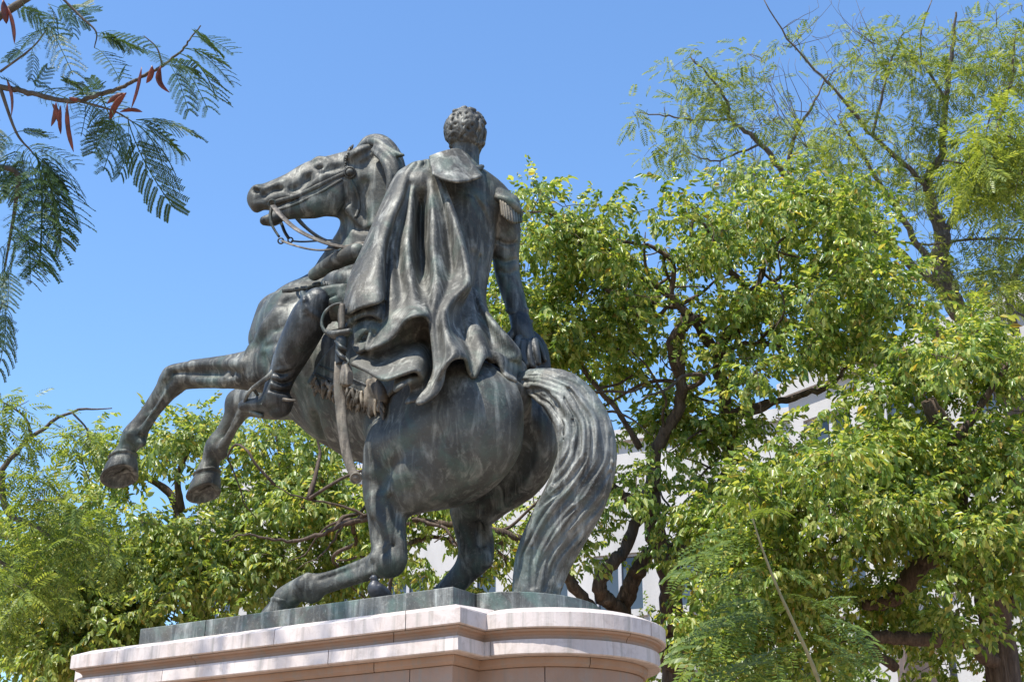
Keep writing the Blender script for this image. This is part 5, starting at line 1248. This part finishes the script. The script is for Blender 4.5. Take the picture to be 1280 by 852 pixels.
cl = blobs(t.r, [(1190, 330, 80, 50, D - .5, .6, 40), (1100, 260, 90, 50, D - .4, .6, 40), (1000, 250, 80, 30, D - .2, .5, 26), (1250, 330, 50, 60, D - .4, .5, 34), (1150, 60, 90, 50, D, .5, 30), (1250, 110, 60, 60, D, .5, 30), (1040, 180, 60, 50, D, .5, 22), (870, 145, 50, 55, D + .5, .4, 50), (850, 75, 20, 25, D + .6, .3, 8), (880, 200, 40, 30, D + .5, .4, 18), (920, 100, 50, 50, D + .6, .4, 26), (1000, 150, 60, 60, D + .4, .5, 26), (1050, 70, 60, 50, D - .3, .5, 24), (1000, 230, 60, 40, D + .4, .5, 22),
                 (1120, 130, 70, 80, D, .6, 40), (1090, 240, 70, 60, D, .6, 34), (1200, 60, 80, 60, D - .2, .6, 36), (1240, 170, 50, 80, D - .4, .5, 46), (1180, 180, 60, 60, D, .6, 24), (1260, 40, 40, 50, D - .4, .4, 24), (1230, 260, 60, 40, D - .3, .5, 26), (1120, 350, 70, 50, D + .2, .6, 24), (1250, 360, 50, 70, D + .3, .5, 34), (1060, 330, 50, 40, D + .2, .5, 14)])
t.grow(cl, .004, .012, .3); leafy(t, cl, FEA, 5, .34, 1.0, .1); 
# bare twig ends
for c in blobs(t.r, [(1080, 120, 130, 110, D, .7, 150), (950, 150, 110, 80, D + .4, .5, 80), (1220, 170, 70, 150, D, .6, 150), (1130, 280, 110, 80, D - .3, .6, 120)]):
    j = int(np.argmin(np.linalg.norm(t.B - c, axis=1))); a = t.B[j]; t.limb([a, (a + c) / 2 + t.r.normal(0, .06, 3), c, c + [t.r.normal(0, .1), 0, .25]], 0.006, 0.002, sub=2, sides=4, nodes=False)
t.done(M['leaf_feather'], g0)
# yellow-green spray close in front of it at the right edge
t = Tree('feathery_tree', 'yellow green feathery tree reaching in from the right edge', M['bark_grey'], None, 45)
D = 15.5; g0 = ground_under(1420, 800, D)
t.limb([g0, W(1420, 700, D), W(1400, 500, D), W(1370, 330, D)], .2, .09, wob=.012); t.pixlimb([(1372, 340, D), (1330, 260, D), (1285, 220, D), (1230, 210, D), (1180, 200, D)], .05, .01)
t.pixlimb([(1330, 260, D), (1290, 190, D), (1250, 165, D)], .03, .008); t.pixlimb([(1395, 480, D), (1330, 420, D), (1270, 390, D)], .05, .012)
cl = blobs(t.r, [(1240, 195, 60, 30, D, .3, 22), (1275, 170, 30, 40, D, .3, 16), (1210, 215, 40, 20, D, .3, 10), (1265, 230, 30, 20, D, .3, 8), (1260, 420, 30, 40, D, .3, 8), (1290, 300, 25, 60, D, .3, 8)])
t.grow(cl, .004, .01); leafy(t, cl, FEA, 8, .28, 1.15, .0); t.done(M['leaf_yellow'], g0)
# feathery tree, low left
t = Tree('feathery_tree', 'wispy feathery tree at the left edge below the open sky', M['bark_grey'], None, 46)
D = 15.0; g0 = ground_under(-60, 800, D)
t.limb([g0, W(-60, 760, D), W(-40, 660, D), W(0, 590, D), W(40, 545, D), (W(90, 515, D)), W(140, 510, D)], .06, .006, wob=.008)
t.pixlimb([(0, 590, D), (10, 640, D), (50, 660, D), (90, 700, D)], .05, .012); t.pixlimb([(-40, 660, D), (0, 700, D), (40, 720, D)], .05, .012); t.pixlimb([(40, 545, D), (30, 520, D), (0, 500, D)], .02, .008)
t.pixlimb([(90, 515, D), (110, 540, D), (102, 570, D), (112, 600, D)], .012, .006)
cl = blobs(t.r, [(15, 530, 35, 25, D, .3, 12), (95, 540, 30, 30, D, .3, 7), (40, 620, 50, 30, D, .4, 26), (60, 690, 70, 60, D, .5, 60), (20, 760, 40, 60, D, .4, 28), (120, 640, 40, 40, D, .4, 14)])
t.grow(cl, .004, .01); leafy(t, cl, FEA, 7, .28, 1.05, .0); t.done(M['leaf_fresh'], g0)

# shrubs that close the view under the crowns
for k_, (x, y, dd, rx, ry, nn, lab) in enumerate(((60, 880, 19.5, 160, 90, 130, 'low bush under the left tree'), (300, 860, 21, 160, 70, 110, 'low bush behind the middle of the pedestal'), (980, 870, 17.5, 170, 80, 130, 'dark low bush at the foot of the right trees'))):
    t = Tree('bush', lab + ' with broad leaves', M['bark'], 'low bushes', 60 + k_, 'bush'); g0 = ground_under(x, y, dd)
    t.limb([g0, g0 + [.1, 0, .8], W(x, y, dd)], .06, .02)
    cl = blobs(t.r, [(x, y, rx, ry, dd, .5, nn)]); t.grow(cl, .004, .015); leafy(t, cl, SPR, 5, .32, 1.1, .25); t.done(M['leaf_gloss'], g0)

# ------------------------------------------------------------------ street lamp and stone pier among the leaves
M['lamp_metal'] = plain('lamp_metal', [(.3, (.12, .12, .13)), (.7, (.20, .20, .21))], .5, 15)
lq = W(1143, 594, 17.2); lamp = empty('street_lamp', (lq[0], lq[1], 0)); tag(lamp, 'street lamp with a small conical metal shade half hidden in the leaves', 'street lamp')
lathe('shade', lq, ZUP, [(.10, -.035), (.105, -.03), (.07, .02), (.03, .09), (.02, .12), (.001, .125)], M['lamp_metal'], lamp, 20)
lathe('bulb', lq - [0, 0, .06], ZUP, [(.01, -.03), (.035, -.01), (.035, .015), (.01, .03)], M['white_wall'], lamp, 12)
swept([lq + [0, 0, .10], lq + [.05, .02, .2], lq + [.18, .06, .18], lq + [.22, .08, .0], lq + [.22, .08, -1.5], [lq[0] + .22, lq[1] + .08, 0.0]], [.018, .018, .02, .03, .04, .06], M['lamp_metal'], 'pole', lamp, 10)
pq = W(1147, 830, 21.0); pier = empty('stone_pier', (pq[0], pq[1], 0)); tag(pier, 'squat tapering brown stone pier behind the low crooked branch', 'pier')
def block(nm, z0, z1, h0, h1, mat):
    V = [(pq[0] + sx * h, pq[1] + sy * h, z) for z, h in ((z0, h0), (z1, h1)) for sx, sy in ((-1, -1), (1, -1), (1, 1), (-1, 1))]
    mesh_obj(nm, V, [(3, 2, 1, 0), (4, 5, 6, 7), (0, 1, 5, 4), (1, 2, 6, 5), (2, 3, 7, 6), (3, 0, 4, 7)], mat, pier)
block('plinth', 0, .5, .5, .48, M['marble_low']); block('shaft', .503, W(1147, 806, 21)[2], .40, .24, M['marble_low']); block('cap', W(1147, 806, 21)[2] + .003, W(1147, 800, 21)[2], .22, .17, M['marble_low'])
# ------------------------------------------------------------------ near feathery branch with pods, top left
def bipinnate(seed, pairs, L, pin, leaflets, lw, ll, droop=.35, pdroop=.3):
    """a twice-feathered leaf with every leaflet"""
    r = np.random.default_rng(seed); V, F, k = [], [], 0
    def ribbon(P, w):
        nonlocal k
        P = np.array(P)
        for i in range(len(P) - 1):
            d = unit(P[i + 1] - P[i]); s_ = unit(np.cross(d, [0, 0, 1]) + 1e-6) * w; n_ = np.cross(s_, d)
            q = np.array([P[i] - s_, P[i] + s_, P[i + 1] + s_, P[i + 1] - s_]); V.append(q); F.append(np.array([(0, 1, 2, 3)]) + k); k += 4
            q = np.array([P[i] - n_, P[i] + n_, P[i + 1] + n_, P[i + 1] - n_]); V.append(q); F.append(np.array([(0, 1, 2, 3)]) + k); k += 4
    rach = lambda f: np.array([L * f, 0, -droop * L * f * f])
    ribbon([rach(f) for f in np.linspace(0, 1, 9)], .0016)
    for i in range(pairs):
        f = .22 + .78 * (i + .5) / pairs; p0 = rach(f)
        for s_ in (-1, 1):
            ln = pin * (0.6 + .4 * math.sin(math.pi * (.15 + .8 * i / max(1, pairs - 1)))) * r.uniform(.88, 1.08); d = unit(np.array([.55 + .5 * f, s_ * r.uniform(.8, 1.05), r.uniform(-.15, .1)]))
            pt = lambda g: p0 + d * ln * g + np.array([0, 0, -pdroop * ln * g * g])
            ribbon([pt(g) for g in np.linspace(0, 1, 5)], .0009)
            side = unit(np.cross(d, [0, 0, 1]))
            for q in range(leaflets):
                g = .08 + .92 * (q + .5) / leaflets; c_ = pt(g); sc = 1 - .35 * abs(g - .45)
                for e in (-1, 1):
                    dd = unit(side * e + d * .45 + np.array([0, 0, r.normal(-.12, .12)])); w_ = unit(np.cross(dd, [0, 0, 1]) + r.normal(0, .12, 3))
                    v = np.array([c_, c_ + dd * ll * sc * .45 + w_ * lw * .5, c_ + dd * ll * sc, c_ + dd * ll * sc * .45 - w_ * lw * .5]); V.append(v); F.append(np.array([(0, 1, 2, 3)]) + k); k += 4
    return np.vstack(V), np.vstack(F)
def leaf_meshes(mat, specs):
    out = []
    for sp in specs:
        v, f = bipinnate(**sp); me = bpy.data.meshes.new('leaf'); me.from_pydata([tuple(map(float, q)) for q in v], [], [tuple(map(int, q)) for q in f]); me.materials.append(mat); me.update(); out.append(me)
    return out
def put_leaf(me, parent, base, tip, nominal, up):
    d = tip - base; Lg = np.linalg.norm(d); M_ = frame3(d, up, Lg / nominal, base)
    o = bpy.data.objects.new('leaf', me); link(o, parent)
    mat = Matrix([[*M_[i, :3], M_[i, 3]] for i in range(3)] + [[0, 0, 0, 1]]); mat.translation -= parent_loc(parent); o.matrix_basis = mat
    return o
NL = .22
near_me = leaf_meshes(M['leaf_near'], [dict(seed=i, pairs=p_, L=NL, pin=.080, leaflets=n_, lw=.0048, ll=.0115, droop=d_, pdroop=e_) for i, p_, n_, d_, e_ in ((1, 8, 17, .35, .3), (2, 7, 18, .5, .5), (3, 9, 16, .25, .2), (4, 8, 18, .6, .4), (5, 6, 17, .1, .6), (6, 9, 15, .45, .15))])
nr = np.random.default_rng(77)
t = Tree('pod_tree', 'near feathery-leaved branch with hanging red seed pods at the top left', M['twig'], None, 50)
D = 5.2; g0 = ground_under(-1150, 500, D)
t.limb([g0, W(-1150, 800, D), W(-1080, 480, D), W(-900, 260, D), W(-600, 80, D), W(-300, -60, D), W(-60, -120, D)], .11, .03, wob=.006)
t.pixlimb([(-700, 140, D), (-450, 150, D), (-200, 130, D), (-80, 105, D), (0, 109, D), (30, 115, D), (63, 123, D), (97, 126, D), (128, 117, D), (156, 108, D), (180, 94, D), (203, 82, D), (228, 62, D), (240, 45, D), (251, 32, D)], .016, .0024, wob=.002)
t.pixlimb([(-420, 10, D), (-200, 40, D), (-40, 45, D), (0, 20, D), (28, 2, D), (60, -20, D)], .02, .012)
t.pixlimb([(97, 126, D), (120, 132, D), (145, 140, D), (165, 152, D)], .006, .0025)
t.pixlimb([(-560, 140, D), (-300, 190, D), (-100, 205, D), (-20, 208, D), (20, 215, D), (20, 250, D), (12, 300, D), (5, 340, D)], .02, .003)
t.pixlimb([(0, 109, D), (20, 165, D), (40, 190, D)], .007, .003); t.pixlimb([(60, -20, D), (100, 20, D), (120, 40, D), (118, 60, D)], .006, .002); t.pixlimb([(203, 82, D), (196, 60, D), (180, 45, D)], .004, .002)
t.pixlimb([(-500, 160, D), (-260, 330, D), (-60, 410, D), (-10, 400, D), (5, 375, D)], .008, .002); t.pixlimb([(0, 90, D), (40, 60, D), (60, 35, D)], .005, .002)
# upper boughs, out of the picture, whose shade falls on the pedestal
SD = np.array([SUN_AZ[0] * math.cos(SUN_EL), SUN_AZ[1] * math.cos(SUN_EL), math.sin(SUN_EL)]); SD /= np.linalg.norm(SD)
shade = []
for x, y, far in ((335, 800, 7.6), (340, 822, 7.7), (330, 780, 7.6), (248, 808, 7.9), (205, 812, 8.1), (428, 772, 7.3), (432, 790, 7.4), (395, 790, 7.5), (150, 830, 8.2), (470, 800, 7.2)):
    q, _ = H(x, y, 1.08); shade.append(l2w(q) + SD * far)
mid_ = np.mean(shade, axis=0); top_ = W(-300, -60, D)
t.limb([top_, top_ * .6 + mid_ * .4 + [-.3, 0, .3], mid_ + [-.4, 0, -.3], mid_ + [.3, .4, .1]], .045, .012); t.grow(shade, .004, .01)
leafy(t, shade, FEA, 4, .10, .8, .0)
root = t.done(M['leaf_near'], g0)
LE = [((60, 5), (112, 22)), ((75, 0), (100, 30)), ((95, 15), (125, 5)), ((118, 42), (150, 30)), ((120, 45), (160, 50)), ((118, 60), (150, 68)), ((125, 48), (175, 38)), ((180, 45), (150, 52)), ((182, 62), (212, 68)), ((203, 82), (250, 70)), ((215, 72), (258, 96)), ((222, 66), (300, 88)),
      ((228, 60), (290, 62)), ((212, 80), (240, 120)), ((240, 46), (285, 46)), ((165, 152), (235, 155)), ((165, 152), (240, 190)), ((163, 150), (210, 205)), ((160, 150), (170, 220)), ((150, 142), (135, 192)), ((145, 140), (115, 180)), ((140, 138), (160, 185)), ((170, 150), (225, 150)), ((120, 132), (125, 150)), ((104, 128), (140, 135)),
      ((70, 120), (60, 92)), ((90, 122), (125, 98)), ((60, 122), (35, 98)), ((40, 118), (60, 80)), ((30, 116), (10, 88)), ((128, 117), (110, 90)), ((150, 110), (140, 82)), ((110, 122), (90, 95)),
      ((40, 190), (95, 215)), ((40, 190), (80, 235)), ((40, 192), (130, 245)), ((42, 192), (110, 280)), ((36, 192), (60, 255)), ((30, 188), (5, 240)), ((40, 186), (85, 180)), ((36, 184), (5, 175)), ((30, 180), (-10, 210)), ((44, 190), (75, 250)), ((48, 188), (120, 215)), ((20, 165), (60, 160)), ((20, 165), (-20, 180)),
      ((20, 215), (60, 240)), ((20, 230), (-15, 250)), ((18, 260), (60, 272)), ((18, 262), (50, 295)), ((15, 280), (75, 330)), ((14, 290), (40, 348)), ((12, 300), (-20, 330)), ((8, 330), (20, 365)), ((6, 335), (-10, 370)), ((20, 250), (70, 262)), ((16, 285), (60, 300)), ((5, 375), (25, 415)), ((5, 378), (-5, 440)), ((20, 215), (-10, 225)), ((60, 35), (20, 45)), ((60, 35), (85, 60)), ((30, 60), (5, 70)), ((40, 60), (50, 90)),
      ((10, 5), (55, 20)), ((28, 2), (45, 40)), ((0, 150), (-20, 190)), ((12, 200), (40, 235)), ((10, 195), (-10, 240))]
for i, (a, b2) in enumerate(LE):
    dz = nr.uniform(-.25, .25); base = W(a[0], a[1], D + dz * .15); tip = base + (W(b2[0], b2[1], D + dz) - base) * .88
    put_leaf(near_me[i % 6], root, base, tip, NL, unit(np.array([nr.normal(0, .35), -.35 + nr.normal(0, .35), 1])))
    if i % 2 == 0: put_leaf(near_me[(i + 3) % 6], root, base, W(b2[0] + nr.normal(0, 14), b2[1] + nr.normal(0, 12), D + nr.uniform(-.3, .3)), NL, unit(np.array([nr.normal(0, .5), nr.normal(-.3, .5), 1])))
def pod(a, b2, w, bend=0.0):
    A = W(a[0], a[1], D - .02); B_ = W(b2[0], b2[1], D - .02); d = B_ - A; s_ = unit(np.cross(d, FWV)); L_ = np.linalg.norm(d); P = [A + d * f + s_ * bend * L_ * math.sin(math.pi * f) for f in np.linspace(0, 1, 9)]
    rr = np.array([.15, .5, .85, 1, .98, 1, .9, .6, .1]) * w * .5 * D / FPX
    V, F = tube_geo(np.array(P), rr, 8, .28, unit(np.array([nr.normal(0, .5), -1, nr.normal(0, .5)]))); mesh_obj('seed_pod', V, F, M['pod'], root, True)
for a in (((177, 84), (164, 136), 8, .03), ((158, 116), (137, 150), 8, -.08), ((158, 117), (134, 130), 6, -.1), ((190, 82), (183, 104), 7, .1), ((201, 82), (212, 116), 8, -.22), ((150, 140), (178, 140), 5, .1), ((8, 98), (14, 146), 7, .08), ((70, 128), (64, 158), 6, .06), ((76, 132), (76, 168), 6, -.04), ((84, 128), (92, 190), 6, -.05), ((66, 130), (72, 152), 6, .1), ((98, 124), (86, 122), 5, .1), ((10, 10), (18, 55), 9, .05), ((4, 0), (8, 30), 9, .0)): pod(*a)

# ------------------------------------------------------------------ sapling in front, bottom right
sap_me = leaf_meshes(M['leaf_sapling'], [dict(seed=30 + i, pairs=p_, L=.30, pin=.15, leaflets=n_, lw=.0125, ll=.030, droop=dr, pdroop=.5) for i, p_, n_, dr in ((1, 4, 11, .3), (2, 5, 11, .4), (3, 4, 12, .25))])
t = Tree('sapling', 'slender young feathery sapling with a pale stem in front at the lower right', M['stem'], None, 51, 'plant')
D = 5.0; g0 = ground_under(1110, 1000, D)
t.limb([g0, W(1090, 1040, D), W(1024, 852, D), W(994, 783, D), W(973, 737, D), W(956, 694, D), W(943, 655, D), W(936, 628, D)], .0095, .0022, wob=.0)
root = t.done(None, g0)
SL_ = [((948, 668), (842, 690), .25), ((944, 655), (880, 660), .2), ((960, 702), (905, 716), .3), ((962, 706), (1012, 712), .3), ((982, 757), (852, 785), .1), ((984, 762), (900, 770), -.1), ((998, 764), (1048, 736), .2), ((1000, 766), (1090, 775), .1), ((1002, 790), (1070, 800), .3), ((1016, 824), (1085, 812), .1), ((1010, 815), (880, 838), .2), ((1004, 800), (930, 815), .3), ((1020, 838), (1095, 845), .2), ((975, 742), (1020, 735), .3), ((940, 645), (965, 620), .4), ((938, 640), (915, 612), .4), ((1018, 845), (930, 860), .2), ((975, 745), (915, 748), .3)]
for i, (a, b2, tl_) in enumerate(SL_):
    base = W(a[0], a[1], D); tip = W(b2[0], b2[1], D + nr.uniform(-.2, .12)); put_leaf(sap_me[i % 3], root, base, tip, .30, unit(np.array([nr.normal(0, .15), -.75 + tl_, .8])))
